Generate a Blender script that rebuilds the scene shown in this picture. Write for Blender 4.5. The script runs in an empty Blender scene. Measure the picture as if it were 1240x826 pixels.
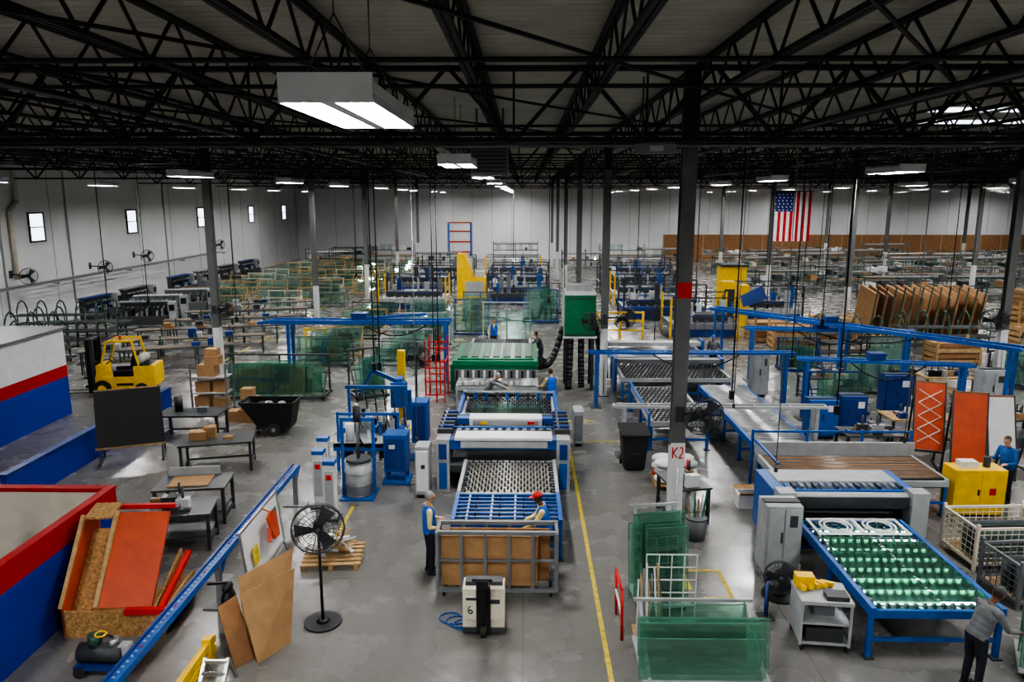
import bpy, math, random, bmesh
from mathutils import Vector, Matrix
rnd=random.Random(11)
V=Vector
scene=bpy.context.scene

# ------------------------------------------------------------------ materials
_m={}
def M(name,col,rough=.5,metal=0,var=.12,scale=4,bump=0,em=0):
    if name in _m: return _m[name]
    m=bpy.data.materials.new(name); m.use_nodes=True; nt=m.node_tree
    b=nt.nodes['Principled BSDF']
    b.inputs['Roughness'].default_value=rough; b.inputs['Metallic'].default_value=metal
    tc=nt.nodes.new('ShaderNodeTexCoord'); n=nt.nodes.new('ShaderNodeTexNoise')
    n.inputs['Scale'].default_value=scale; n.inputs['Detail'].default_value=5
    nt.links.new(tc.outputs['Object'],n.inputs['Vector'])
    r=nt.nodes.new('ShaderNodeValToRGB'); c=list(col)+[1]
    r.color_ramp.elements[0].position=.3; r.color_ramp.elements[1].position=.7
    r.color_ramp.elements[0].color=[x*(1-var) for x in col]+[1]
    r.color_ramp.elements[1].color=[min(1,x*(1+var)) for x in col]+[1]
    nt.links.new(n.outputs['Fac'],r.inputs['Fac']); nt.links.new(r.outputs['Color'],b.inputs['Base Color'])
    _m[name]=m; return m
def glassmat(name,tint,refl=.12,dif=.1):
    m=bpy.data.materials.new(name); m.use_nodes=True; nt=m.node_tree; nt.nodes.clear()
    o=nt.nodes.new('ShaderNodeOutputMaterial'); t=nt.nodes.new('ShaderNodeBsdfTransparent'); t.inputs[0].default_value=(*tint,1)
    g=nt.nodes.new('ShaderNodeBsdfGlossy'); g.inputs['Roughness'].default_value=.04; g.inputs['Color'].default_value=(.85,1,.93,1)
    d=nt.nodes.new('ShaderNodeBsdfDiffuse'); d.inputs[0].default_value=(tint[0]*.5,tint[1]*.62,tint[2]*.6,1)
    lw=nt.nodes.new('ShaderNodeLayerWeight'); lw.inputs[0].default_value=.25
    ad=nt.nodes.new('ShaderNodeMath'); ad.operation='MULTIPLY_ADD'; ad.inputs[1].default_value=.7; ad.inputs[2].default_value=refl*.5
    nt.links.new(lw.outputs['Fresnel'],ad.inputs[0])
    m1=nt.nodes.new('ShaderNodeMixShader'); m1.inputs[0].default_value=dif
    nt.links.new(t.outputs[0],m1.inputs[1]); nt.links.new(d.outputs[0],m1.inputs[2])
    m2=nt.nodes.new('ShaderNodeMixShader'); nt.links.new(ad.outputs[0],m2.inputs[0])
    nt.links.new(m1.outputs[0],m2.inputs[1]); nt.links.new(g.outputs[0],m2.inputs[2]); nt.links.new(m2.outputs[0],o.inputs[0])
    _m[name]=m; return m
def emis(name,col,s):
    m=bpy.data.materials.new(name); m.use_nodes=True; nt=m.node_tree; nt.nodes.clear()
    o=nt.nodes.new('ShaderNodeOutputMaterial'); e=nt.nodes.new('ShaderNodeEmission'); e.inputs[0].default_value=(*col,1); e.inputs[1].default_value=s
    nt.links.new(e.outputs[0],o.inputs[0]); _m[name]=m; return m

blue=M('blue_paint',(.016,.10,.36),.4); dblue=M('dark_blue',(.012,.045,.2),.45)
wblue=M('wall_blue',(.006,.035,.34),.5,var=.05,scale=.6); wred=M('wall_red',(.42,.01,.012),.5,var=.05)
white=M('white_paint',(.66,.67,.68),.45,var=.06); cream=M('cream_paint',(.64,.60,.50),.5,var=.06)
lgrey=M('light_grey',(.36,.38,.39),.45); grey=M('mid_grey',(.17,.18,.195),.45); dgrey=M('dark_grey',(.045,.05,.055),.5)
black=M('black',(.012,.012,.014),.45); rubber=M('rubber',(.02,.02,.021),.75)
steel=M('steel',(.46,.47,.48),.32,.9); dsteel=M('dark_steel',(.14,.145,.15),.4,.7)
truss=M('truss_paint',(.020,.018,.018),.6); colm=M('column_paint',(.13,.135,.135),.5)
yellow=M('yellow_paint',(.78,.50,.015),.4); lineY=M('floor_line_yellow',(.58,.45,.05),.5,var=.4,scale=9)
green=M('green_paint',(.010,.17,.075),.4); dgreen=M('dark_green',(.03,.075,.055),.5)
red=M('red_paint',(.55,.02,.015),.45); orange=M('orange_red',(.48,.075,.03),.55)
card=M('cardboard',(.38,.225,.11),.8,var=.15); card2=M('brown_board',(.27,.14,.065),.75,var=.2); wood=M('wood',(.42,.28,.14),.7,var=.25,scale=7)
osb=M('osb',(.38,.22,.09),.8,var=.45,scale=22); pad=M('wheel_pad',(.06,.06,.057),.6); padg=M('wheel_pad_green',(.05,.11,.09),.5)
glass=glassmat('clear_glass',(.82,.93,.89),.16,.05); glassg=glassmat('green_glass',(.72,.90,.82),.16,.08); glass2=glassmat('thin_glass',(.90,.96,.94),.12,.03)
gedge=M('glass_edge',(.13,.27,.22),.2)
gbed=glassmat('bed_glass',(.68,.94,.82),.3,.08)
lamp=emis('lamp_tube',(1.0,.985,.96),165); bedglow=emis('bed_reflection_glow',(.68,1,.90),9); day=emis('daylight',(.80,.89,1.0),2.6)  # the glass bed's emitter is added, imitating ceiling fixture reflections
skin=M('skin',(.50,.27,.17),.55); skin2=M('skin_dark',(.16,.075,.045),.55)

def mk_floor():
    m=bpy.data.materials.new('concrete'); m.use_nodes=True; nt=m.node_tree; b=nt.nodes['Principled BSDF']
    tc=nt.nodes.new('ShaderNodeTexCoord')
    def noise(s,d,e0,e1,c0,c1):
        n=nt.nodes.new('ShaderNodeTexNoise'); n.inputs['Scale'].default_value=s; n.inputs['Detail'].default_value=d
        nt.links.new(tc.outputs['Object'],n.inputs['Vector']); r=nt.nodes.new('ShaderNodeValToRGB')
        r.color_ramp.elements[0].position=e0; r.color_ramp.elements[1].position=e1
        r.color_ramp.elements[0].color=(*c0,1); r.color_ramp.elements[1].color=(*c1,1)
        nt.links.new(n.outputs['Fac'],r.inputs['Fac']); return r.outputs['Color']
    a=noise(.22,3,.25,.75,(.165,.160,.152),(.215,.210,.202)); c=noise(5,9,.3,.7,(.90,.90,.89),(1.04,1.04,1.04))
    mx=nt.nodes.new('ShaderNodeMix'); mx.data_type='RGBA'; mx.blend_type='MULTIPLY'; mx.inputs[0].default_value=1
    nt.links.new(a,mx.inputs[6]); nt.links.new(c,mx.inputs[7])
    br=nt.nodes.new('ShaderNodeTexBrick'); br.offset=0; br.inputs['Scale'].default_value=1; br.inputs['Brick Width'].default_value=4.7
    br.inputs['Row Height'].default_value=4.5; br.inputs['Mortar Size'].default_value=.012
    br.inputs['Color1'].default_value=br.inputs['Color2'].default_value=(1,1,1,1); br.inputs['Mortar'].default_value=(.6,.6,.6,1)
    nt.links.new(tc.outputs['Object'],br.inputs['Vector'])
    mx2=nt.nodes.new('ShaderNodeMix'); mx2.data_type='RGBA'; mx2.blend_type='MULTIPLY'; mx2.inputs[0].default_value=1
    nt.links.new(mx.outputs[2],mx2.inputs[6]); nt.links.new(br.outputs['Color'],mx2.inputs[7])
    nt.links.new(mx2.outputs[2],b.inputs['Base Color'])
    rr=noise(1.2,6,.3,.7,(.20,.20,.20),(.32,.32,.32)); nt.links.new(rr,b.inputs['Roughness'])
    return m
concrete=mk_floor()
wallm=M('wall_white',(.70,.71,.73),.7,var=.05,scale=.5)
deck=M('roof_deck',(.43,.42,.36),.65,var=.12,scale=1)

# ------------------------------------------------------------------ builder
class B:
    def __init__(s,name,loc=None,rot=0):
        s.name=name; s.loc=loc; s.rot=rot; s.v=[]; s.f=[]; s.mi=[]; s.sm=[]; s.ms=[]
    def _m(s,m):
        if m not in s.ms: s.ms.append(m)
        return s.ms.index(m)
    def add(s,vs,fs,m,smooth=False):
        o=len(s.v); s.v+= [tuple(p) for p in vs]; k=s._m(m)
        for f in fs:
            s.f.append([i+o for i in f]); s.mi.append(k); s.sm.append(smooth)
    def box(s,x0,x1,y0,y1,z0,z1,m):
        vs=[(x,y,z) for z in(z0,z1) for y in(y0,y1) for x in(x0,x1)]
        s.add(vs,[(0,2,3,1),(4,5,7,6),(0,1,5,4),(2,6,7,3),(0,4,6,2),(1,3,7,5)],m)
    def frame(s,p,q):
        p=V(p);q=V(q);d=(q-p); d=d.normalized() if d.length>1e-9 else V((0,0,1))
        u=V((0,0,1)) if abs(d.z)<.95 else V((0,1,0))
        a=d.cross(u).normalized(); b=a.cross(d).normalized(); return p,q,a,b
    def bar(s,p,q,w,m,h=None):
        h=h or w; p,q,a,b=s.frame(p,q)
        vs=[e+a*(w/2*i)+b*(h/2*j) for e in(p,q) for i,j in((-1,-1),(1,-1),(1,1),(-1,1))]
        s.add(vs,[(0,1,2,3),(7,6,5,4),(0,4,5,1),(1,5,6,2),(2,6,7,3),(3,7,4,0)],m)
    def cyl(s,p,q,r,m,n=10,r2=None):
        r2=r if r2 is None else r2; p,q,a,b=s.frame(p,q)
        vs=[];
        for e,rr in((p,r),(q,r2)):
            for i in range(n):
                t=2*math.pi*i/n; vs.append(e+a*(rr*math.cos(t))+b*(rr*math.sin(t)))
        s.add(vs,[(i,(i+1)%n,n+(i+1)%n,n+i) for i in range(n)],m,True)
        o=len(s.v)-2*n
        s.f.append([o+i for i in range(n)][::-1]); s.f.append([o+n+i for i in range(n)]); k=s._m(m); s.mi+=[k,k]; s.sm+=[False,False]
    def path(s,pts,r,m,n=8):
        for a,b in zip(pts,pts[1:]): s.cyl(a,b,r,m,n)
    def ring(s,c,Rr,r,m,nrm=(0,1,0),n=24,k=5):
        c=V(c);nn=V(nrm).normalized(); u=V((0,0,1)) if abs(nn.z)<.9 else V((1,0,0)); a=nn.cross(u).normalized(); b=nn.cross(a)
        vs=[]; fs=[]
        for i in range(n):
            t=2*math.pi*i/n; rd=a*math.cos(t)+b*math.sin(t)
            for j in range(k):
                w=2*math.pi*j/k; vs.append(c+rd*(Rr+r*math.cos(w))+nn*(r*math.sin(w)))
        for i in range(n):
            for j in range(k): fs.append((i*k+j,((i+1)%n)*k+j,((i+1)%n)*k+(j+1)%k,i*k+(j+1)%k))
        s.add(vs,fs,m,True)
    def ball(s,c,r,m,n=12,mat=None,half=False):
        if not hasattr(r,'__len__'): r=(r,r,r)
        c=V(c); vs=[];fs=[]; k=n//2
        for i in range(k+1):
            ph=math.pi*i/k*(.5 if half else 1)
            for j in range(n):
                th=2*math.pi*j/n; p=V((r[0]*math.sin(ph)*math.cos(th),r[1]*math.sin(ph)*math.sin(th),r[2]*math.cos(ph)))
                if mat: p=mat@p
                vs.append(c+p)
        for i in range(k):
            for j in range(n): fs.append((i*n+j,(i+1)*n+j,(i+1)*n+(j+1)%n,i*n+(j+1)%n))
        s.add(vs,fs,m,True)
    def slab(s,pts,t,m):
        pts=[V(p) for p in pts]; nrm=(pts[1]-pts[0]).cross(pts[2]-pts[0]).normalized()*t
        n=len(pts); vs=[p for p in pts]+[p+nrm for p in pts]
        s.add(vs,[tuple(range(n))[::-1],tuple(range(n,2*n))]+[(i,(i+1)%n,n+(i+1)%n,n+i) for i in range(n)],m)
    def pane(s,pts,m,e=.012):
        s.slab(pts,.008,m)
        for i in(1,2,3): s.bar(pts[i],pts[(i+1)%4],e,gedge)
    def mesh(s):
        me=bpy.data.meshes.new(s.name); me.from_pydata(s.v,[],s.f)
        for m in s.ms: me.materials.append(m)
        me.polygons.foreach_set('material_index',s.mi); me.polygons.foreach_set('use_smooth',s.sm); me.update(); return me
    def done(s,bevel=0):
        loc=s.loc
        if loc is None:
            xs=[p[0] for p in s.v];ys=[p[1] for p in s.v];zs=[p[2] for p in s.v]
            loc=((min(xs)+max(xs))/2,(min(ys)+max(ys))/2,min(zs))
            s.v=[(p[0]-loc[0],p[1]-loc[1],p[2]-loc[2]) for p in s.v]
        ob=bpy.data.objects.new(s.name,s.mesh()); ob.location=loc; ob.rotation_euler=(0,0,s.rot)
        scene.collection.objects.link(ob)
        if bevel:
            bv=ob.modifiers.new('bevel','BEVEL'); bv.width=bevel; bv.segments=2; bv.limit_method='ANGLE'; bv.angle_limit=.9
        return ob
def inst(ob,x,y,z=None,rot=None,name=None):
    o=bpy.data.objects.new(name or ob.name.split('.')[0],ob.data); o.location=(x,y,ob.location.z if z is None else z)
    o.rotation_euler=(0,0,ob.rotation_euler.z if rot is None else rot); scene.collection.objects.link(o); return o

# ------------------------------------------------------------------ room
XL,XR,YB,YF,ZC=-28,66,-6,92,9.9
b=B('floor',(0,0,0)); b.box(XL,XR,YB,YF,-.2,0,concrete); b.done()
b=B('ceiling',(0,0,0)); vs=[];fs=[]; n=int((YF-YB)/.3)
for i in range(n*4+1):
    y=YB+i*.075; z=ZC+(.06 if (i%4) in(1,2) else 0); vs+=[(XL,y,z),(XR,y,z)]
for i in range(n*4): fs.append((2*i,2*i+1,2*i+3,2*i+2))
b.add(vs,fs,deck); b.box(XL,XR,YB,YF,ZC+.07,ZC+.2,deck); b.done()
seam=M('wall_seam',(.42,.43,.45),.7)
b=B('wall_back',(0,0,0)); b.box(XL,XR,YF,YF+.2,0,ZC,wallm)
for i in range(40): b.box(XL+i*2.4,XL+i*2.4+.06,YF-.02,YF,0,ZC,seam)
b.done()
b=B('wall_left',(0,0,0)); b.box(XL-.2,XL,YB,YF,0,ZC,wallm)
for i in range(20): b.box(XL,XL+.02,YB+i*5,YB+i*5+.04,0,ZC,seam)
b.done()
b=B('wall_right',(0,0,0)); b.box(XR,XR+.2,YB,YF,0,ZC,wallm); b.done()
b=B('wall_front',(0,0,0)); b.box(XL,XR,YB-.2,YB,0,ZC,wallm); b.done()
b=B('trim_wood_wainscot'); b.box(17,65,YF-.12,YF-.02,0,3.0,card2)
for i in range(20): b.box(17+i*2.4,17.08+i*2.4,YF-.16,YF-.12,0,3.0,wood)
b.done()
for i,y in enumerate((42,52.5,64,76,86.5)):
    b=B('window_%d'%(i+1)); b.box(XL+.01,XL+.05,y,y+1.2,5.0,6.5,day)
    for a in((y-.1,y,4.9,6.6),(y+1.2,y+1.3,4.9,6.6),(y,y+1.2,4.9,5.0),(y,y+1.2,6.5,6.6),(y,y+1.2,5.72,5.78)): b.box(XL+.01,XL+.1,a[0],a[1],a[2],a[3],dgrey)
    b.done()
b=B('skylight')
for x0,y0,ww,dd in((11.6,22,3.2,.9),(13.2,25.5,3.4,1.0),(33,34,3,1),(-22,30,2,1)):
    b.box(x0,x0+ww,y0,y0+dd,ZC-.03,ZC-.005,day); b.box(x0-.08,x0,y0-.08,y0+dd+.08,ZC-.06,ZC-.004,white); b.box(x0+ww,x0+ww+.08,y0-.08,y0+dd+.08,ZC-.06,ZC-.004,white)
b.done()

# roof steel
b=B('roof_joist',(0,0,0)); zt,zb=9.82,9.12
for dx in(-.04,.04):
    b.box(dx-.03,dx+.03,YB+.1,YF-.1,zt-.06,zt,truss); b.box(dx-.03,dx+.03,YB+.1,YF-.1,zb,zb+.06,truss)
y=YB+.2;i=0
while y<YF-1:
    b.bar((0,y,zb if i%2 else zt),(0,y+.75,zt if i%2 else zb),.035,truss); y+=.75;i+=1
j=b.done()
x=XL+2; j.location.x=x-.8
while x<XR-2:
    inst(j,x+1.2,0); x+=2
GY=(.5,14,27.5,41,54.5,68,81.5)
b=B('roof_girder',(0,0,0)); zt,zb=9.72,8.4
for dy in(-.06,.06):
    b.box(XL+.1,XR-.1,dy-.035,dy+.035,zt-.08,zt,truss); b.box(XL+.1,XR-.1,dy-.035,dy+.035,zb,zb+.08,truss)
x=XL+.2;i=0
while x<XR-1.6:
    b.bar((x,0,zb if i%2 else zt),(x+1.2,0,zt if i%2 else zb),.07,truss)
    if i%2: b.bar((x,0,zb),(x,0,zt),.04,truss)
    x+=1.2;i+=1
g=b.done(); g.location.y=GY[0]
for y in GY[1:]: inst(g,0,y)
b=B('ceiling_sprinkler_pipe')
for y in(9.5,11.7,18,20.5,23,32,34.5,37,46,50): b.cyl((XL+.1,y,9.05),(XR-.1,y,9.05),.035,truss,6)
b.cyl((XL+.1,13.7,8.32),(XR-.1,13.7,8.32),.04,dsteel,8)
for x in(-18,-7,6,13,24,38): b.cyl((x,YB+.1,8.9),(x,YF-.1,8.9),.045,dsteel,6)
for x in range(-26,60,4): b.bar((x,YB+.2,9.1),(x+14,14,9.1),.04,truss)
for x in range(-26,50,4): b.bar((x+2,14,9.1),(x+12,27.5,9.1),.04,truss)
b.done()

# columns
def column(x,y,red_mark=False,sign=False):
    b=B('steel_column',(x,y,0)); w=.13
    for z0,z1,m in((0,2.6,white),(2.6,8.4,colm)):
        b.box(-w,w,-w,-w+.02,z0,z1,m); b.box(-w,w,w-.02,w,z0,z1,m); b.box(-.012,.012,-w+.02,w-.02,z0,z1,m)
    b.box(-w,w,-w,w,8.4,9.7,truss)
    b.box(-.22,.22,-.22,.22,0,.025,dgrey)
    for i in(-1,1):
        for k in(-1,1): b.cyl((i*.17,k*.17,.02),(i*.17,k*.17,.06),.018,steel,6)
    if red_mark: b.box(-w-.004,w+.004,-w-.004,-w,5.55,5.85,red)
    if sign:
        f=-w-.024
        b.box(-.14,.14,-w-.02,-w-.005,2.32,2.72,white)
        for p,q in(((-.10,2.42),(-.10,2.64)),((-.09,2.53),(-.01,2.64)),((-.09,2.53),(-.01,2.42)),((.03,2.63),(.09,2.63)),((.09,2.63),(.09,2.53)),((.09,2.53),(.03,2.43)),((.02,2.42),(.10,2.42))):
            b.bar((p[0],f,p[1]),(q[0],f,q[1]),.022,red)
    b.cyl((.0,-w-.03,0.1),(0,-w-.03,2.2),.02,steel,6)
    b.done()
for y in GY[1:]:
    for x in(-11.6,3,17.8,32.6,47.4):
        column(x,y,(x==3 and y==14),(x==3 and y==14))

# lights
b=B('ceiling_light_fixture',(0,0,8.03)); l=.9
b.box(-.31,.31,-l,l,.06,.12,white); b.slab([(-.31,-l,-.02),(-.31,l,-.02),(-.28,l,.06),(-.28,-l,.06)],.01,white); b.slab([(.31,-l,-.02),(.31,l,-.02),(.28,l,.06),(.28,-l,.06)],.01,white)
b.box(-.05,.05,-l,l,-.015,.06,white); b.box(-.31,.31,-l-.02,-l,-.02,.17,white); b.box(-.31,.31,l,l+.02,-.02,.17,white); b.box(-.14,.14,-l*.8,l*.8,.12,.18,lgrey)
b.slab([(-.27,-l+.02,.03),(-.27,l-.02,.03),(-.07,l-.02,.03),(-.07,-l+.02,.03)],.01,lamp); b.slab([(.07,-l+.02,.03),(.07,l-.02,.03),(.27,l-.02,.03),(.27,-l+.02,.03)],.01,lamp)
for yy in(-.6,.6):
    b.cyl((-.25,yy,.12),(0,yy,.6),.006,dsteel,4); b.cyl((.25,yy,.12),(0,yy,.6),.006,dsteel,4); b.cyl((0,yy,.6),(0,yy,1.2),.006,dsteel,4)
L=b.done(); first=True
for x,y0 in((-21.5,2.5),(-9.6,4.5),(-1.3,5.95),(9.5,1.2),(20,3.5),(30.5,5),(41,3),(54,5)):
    for k in range(-1,10):
        y=y0+9*k
        if y<-5 or (x==-21.5 and y>80) or y>90: continue
        if x in(-9.6,) and 10<y<16: continue
        if first: L.location=(x,y,8.03); first=False
        else: inst(L,x+(.0 if x==-1.3 else rnd.uniform(-.4,.4)),y)
b=B('unit_heater',(-.8,17.6,7.9)); b.box(-.42,.42,-.3,.3,0,.75,grey)
for i in range(8): b.box(-.38,.38,-.33,-.3,.08+i*.085,.11+i*.085,dgrey)
b.cyl((0,.3,.4),(0,.45,.4),.3,dgrey,16); b.cyl((.3,0,.75),(.3,0,1.5),.02,dgrey,6); b.cyl((-.3,0,.75),(-.3,0,1.5),.02,dgrey,6); b.done()
b=B('junction_box',(1.95,11.5,8.05)); b.box(-.3,.3,-.12,.12,0,.14,grey); b.cyl((-.2,0,.14),(-.2,0,1.1),.012,dgrey,6); b.cyl((.2,0,.14),(.2,0,1.1),.012,dgrey,6); b.box(-.1,.1,-.14,-.12,.03,.11,lgrey); b.done()

# ------------------------------------------------------------------ people
eye=M('eye_dark',(.02,.015,.012),.3); ew=M('eye_white',(.7,.7,.68),.3); lip=M('lips',(.35,.13,.11),.5)
def human(name,x,y,rot,top,sleeve,pants,skn=skin,hair=None,cap=None,lean=0,elb=None,wri=None,z0=0,voxel=.0095,head_down=0,feet=None,knees=None,hipdrop=0):
    b=B('tmp'); caps=[]; hz=.93-hipdrop
    def T(p):
        p=V(p); p.z-=.93; c,s=math.cos(lean),math.sin(lean)
        return V((p.x,p.y*c+p.z*s,hz+p.z*c-p.y*s))
    rm=Matrix.Rotation(-lean,3,'X')
    def cap_(p,q,r,r2,lab):
        b.cyl(p,q,r,black,12,r2); b.ball(p,r,black,12); b.ball(q,r2,black,12); caps.append((V(p),V(q),r,r2,lab))
    def ell(c,r,lab,mt=None):
        b.ball(c,r,black,16,mt); rr=min(r); caps.append((V(c)+V((-(r[0]-rr),0,0)),V(c)+V((r[0]-rr,0,0)),rr*1.05,rr*1.05,lab))
    ell(T((0,0,.95)),(.17,.125,.14),'pants'); ell(T((0,.01,1.06)),(.175,.135,.19),'top',rm); ell(T((0,.01,1.15)),(.178,.135,.19),'top',rm); ell(T((0,.005,1.26)),(.187,.13,.19),'top',rm)
    cap_(T((-.12,-.01,1.37)),T((.12,-.01,1.37)),.078,.078,'top'); cap_(T((0,-.01,1.42)),T((0,.015,1.53)),.055,.052,'skin')
    hc=T((0,.035,1.63)); hd=Matrix.Rotation(-(lean+head_down)*.9,3,'X')
    ell(hc,(.074,.092,.108),'head',hd)
    b.ball(hc+hd@V((0,.02,-.055)),(.055,.065,.06),black,12,hd)
    cap_(hc+hd@V((0,.088,.0)),hc+hd@V((0,.106,-.022)),.010,.014,'head')
    for sx in(-1,1): b.ball(hc+hd@V((sx*.077,-.005,-.005)),(.012,.022,.032),black,8,hd)
    if hair: b.ball(hc+hd@V((0,-.014,.018)),(.08,.092,.102),black,14,hd)
    feet=feet or {-1:(-.11,-.01),1:(.11,.02)}
    for sx in(-1,1):
        fx,fy=feet[sx]; hp=V((sx*.092,0,hz-.03)); an=V((fx,fy,.09))
        kn=V(knees[sx]) if knees else (hp+an)/2+V((0,.03+hipdrop*.6,.02))
        cap_(hp,kn,.1,.07,'pants'); cap_(kn,an,.067,.052,'pants')
        cap_(V((fx,fy-.03,.05)),V((fx+sx*.02,fy+.15,.04)),.048,.038,'shoe')
    e_=elb or {-1:(-.27,-.02,1.10),1:(.27,-.02,1.10)}; w_=wri or {-1:(-.25,.16,.92),1:(.25,.16,.92)}
    for sx in(-1,1):
        sh=T((sx*.185,-.01,1.375)); el=V(e_[sx]); wr=V(w_[sx])
        el=sh+(el-sh).normalized()*.29; wr=el+(wr-el).normalized()*.25
        cap_(sh,el,.062,.045,'sleeve'); cap_(el,wr-(wr-el).normalized()*.02,.043,.031,'sleeve')
        d=(wr-el).normalized()
        s=d.cross(V((0,0,1))); s=s.normalized() if s.length>.1 else V((0,1,0)); nn=d.cross(s).normalized()
        if nn.z>0: nn=-nn
        s=s*(-1 if s.x*sx>0 else 1)
        cap_(wr-d*.03,wr+d*.02,.027,.027,'skin')
        for i,(ln,w) in enumerate(((.068,.03),(.078,.01),(.072,-.011),(.056,-.031))):
            kn=wr+d*.088+s*w; cap_(wr+d*.01+s*w*.7,kn,.016,.013,'skin')
            k2=kn+(d*.85+nn*.5).normalized()*ln*.55; k3=k2+(d*.35+nn*.9).normalized()*ln*.45
            cap_(kn,k2,.0105,.0095,'skin'); cap_(k2,k3,.0095,.008,'skin')
        t0=wr+d*.025+s*.03; t1=t0+(d*.55+s*.8).normalized()*.035; t2=t1+(d*.9+s*.15+nn*.35).normalized()*.032
        cap_(t0,t1,.013,.0115,'skin'); cap_(t1,t2,.0115,.009,'skin')
    me=b.mesh(); ob=bpy.data.objects.new('tmp',me); scene.collection.objects.link(ob)
    r=ob.modifiers.new('r','REMESH'); r.mode='VOXEL'; r.voxel_size=voxel
    sm=ob.modifiers.new('s','SMOOTH'); sm.factor=.5; sm.iterations=2
    dg=bpy.context.evaluated_depsgraph_get(); me2=bpy.data.meshes.new_from_object(ob.evaluated_get(dg))
    bpy.data.objects.remove(ob); me2.materials.clear()
    for m in [skn,hair or skn,top,sleeve,pants,rubber]: me2.materials.append(m)
    hdi=hd.inverted(); rmi=rm.inverted()
    for p in me2.polygons:
        c=p.center; best=9;lab='top'
        for (a,q,r1,r2,l) in caps:
            ab=q-a; t=max(0,min(1,(c-a).dot(ab)/max(ab.length_squared,1e-9))); dd=(c-(a+ab*t)).length-(r1+(r2-r1)*t)
            if dd<best: best=dd;lab=l
        tl=rmi@(c-V((0,0,hz))); tl.z+=.93
        arm=lab=='sleeve'
        if lab in('top','pants','sleeve') and tl.z>.9 and abs(tl.x)<(.175 if tl.z<1.3 else .16) and abs(tl.y)<.16:
            if not (arm and abs(tl.x)>.17): lab='top'
            if tl.y>.05 and tl.z>1.18 and abs(tl.x)<.055*(tl.z-1.18)/.25: lab='sleeve'
        k={'skin':0,'head':0,'top':2,'sleeve':3,'pants':4,'shoe':5}[lab]
        lc=hdi@(c-hc)
        if lab=='head' and hair and (lc.z>.055 or (lc.y<.015 and lc.z>-.07 and not(abs(lc.x)>.083 and lc.z<.03))): k=1
        p.material_index=k; p.use_smooth=True
    e=B('x')
    for sx in(-1,1):
        e.ball(hc+hd@V((sx*.03,.080,.008)),.0125,ew,8); e.ball(hc+hd@V((sx*.03,.0885,.008)),.006,eye,6)
        e.cyl(hc+hd@V((sx*.018,.091,.03)),hc+hd@V((sx*.045,.082,.03)),.004,hair or eye,5)
    e.cyl(hc+hd@V((-.022,.083,-.055)),hc+hd@V((.022,.083,-.055)),.006,lip,6)
    if cap:
        e.ball(hc+hd@V((0,-.008,.03)),(.088,.105,.095),cap,16,hd,half=True)
        e.slab([hc+hd@V((-.07,.07,.035)),hc+hd@V((.07,.07,.035)),hc+hd@V((.055,.165,.025)),hc+hd@V((-.055,.165,.025))],.008,cap)
    e.ring(T((0,.005,1.455)),.062,.012,sleeve,T((0,0,2))-T((0,0,1)),16,5)
    base=bpy.data.objects.new(name,me2); xm=e.mesh()
    bm=bmesh.new(); bm.from_mesh(me2); nm=len(me2.materials); st=len(bm.faces); bm.from_mesh(xm); bm.faces.ensure_lookup_table()
    for f in bm.faces[st:]: f.material_index+=nm
    for m in xm.materials: me2.materials.append(m)
    bm.to_mesh(me2); bm.free()
    base.location=(x,y,z0); base.rotation_euler=(0,0,rot); scene.collection.objects.link(base); return base
vestb=M('vest_blue',(.02,.13,.58),.65); shirtY=M('shirt_cream',(.72,.60,.26),.7); navy=M('navy_pants',(.015,.018,.03),.75)
greyc=M('grey_cloth',(.16,.17,.18),.8); bshirt=M('shirt_blue',(.02,.11,.36),.75); hgrey=M('hair_grey',(.28,.27,.26),.7); hbrown=M('hair_brown',(.05,.028,.015),.6)
H=math.pi/2
human('worker_man',-1.88,13.75,-H*.8,vestb,shirtY,navy,hair=hgrey,elb={-1:(-.28,.0,1.1),1:(.27,-.03,1.1)},wri={-1:(-.2,.22,1.08),1:(.2,.2,1.02)})
human('worker_man',.46,13.8,H*.95,vestb,shirtY,navy,skn=skin2,hair=hbrown,cap=red,lean=.22,head_down=.1,elb={-1:(-.25,.28,1.05),1:(.25,.28,1.05)},wri={-1:(-.18,.5,1.0),1:(.18,.5,1.0)})
human('worker_man',-1.3,24.5,-H*1.1,greyc,greyc,navy,hair=hgrey,lean=.6,elb={-1:(-.25,.7,1.15),1:(.25,.7,1.15)},wri={-1:(-.2,.95,1.05),1:(.2,.95,1.05)},voxel=.012)
human('worker_man',.95,24.45,.4,vestb,shirtY,navy,hair=hbrown,lean=.15,elb={-1:(-.28,.2,1.12),1:(.28,.2,1.12)},wri={-1:(-.2,.45,1.08),1:(.2,.45,1.08)},voxel=.012)
human('worker_man',-1.45,35.2,H*2,vestb,shirtY,navy,hair=hbrown,voxel=.015)
human('worker_man',.75,31.9,H*1.1,dgrey,dgrey,navy,hair=hbrown,lean=.3,voxel=.015,elb={-1:(-.25,.35,1.1),1:(.25,.35,1.1)},wri={-1:(-.2,.6,1.05),1:(.2,.6,1.05)})
human('worker_man',8.1,31.2,2.6,greyc,greyc,navy,cap=blue,hair=hbrown,lean=.25,voxel=.015)
human('worker_man',11.85,17.5,H*1.25,bshirt,bshirt,navy,hair=hbrown,lean=.12,elb={-1:(-.26,.1,1.1),1:(.26,.1,1.1)},wri={-1:(-.2,.35,1.1),1:(.2,.35,1.12)})
human('worker_man',6.85,10.3,-H*.85,greyc,greyc,navy,skn=skin2,hair=hbrown,cap=dgrey,lean=.4,head_down=.2,elb={-1:(-.28,.35,1.0),1:(.28,.35,1.0)},wri={-1:(-.22,.62,1.05),1:(.22,.6,1.0)})
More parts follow.
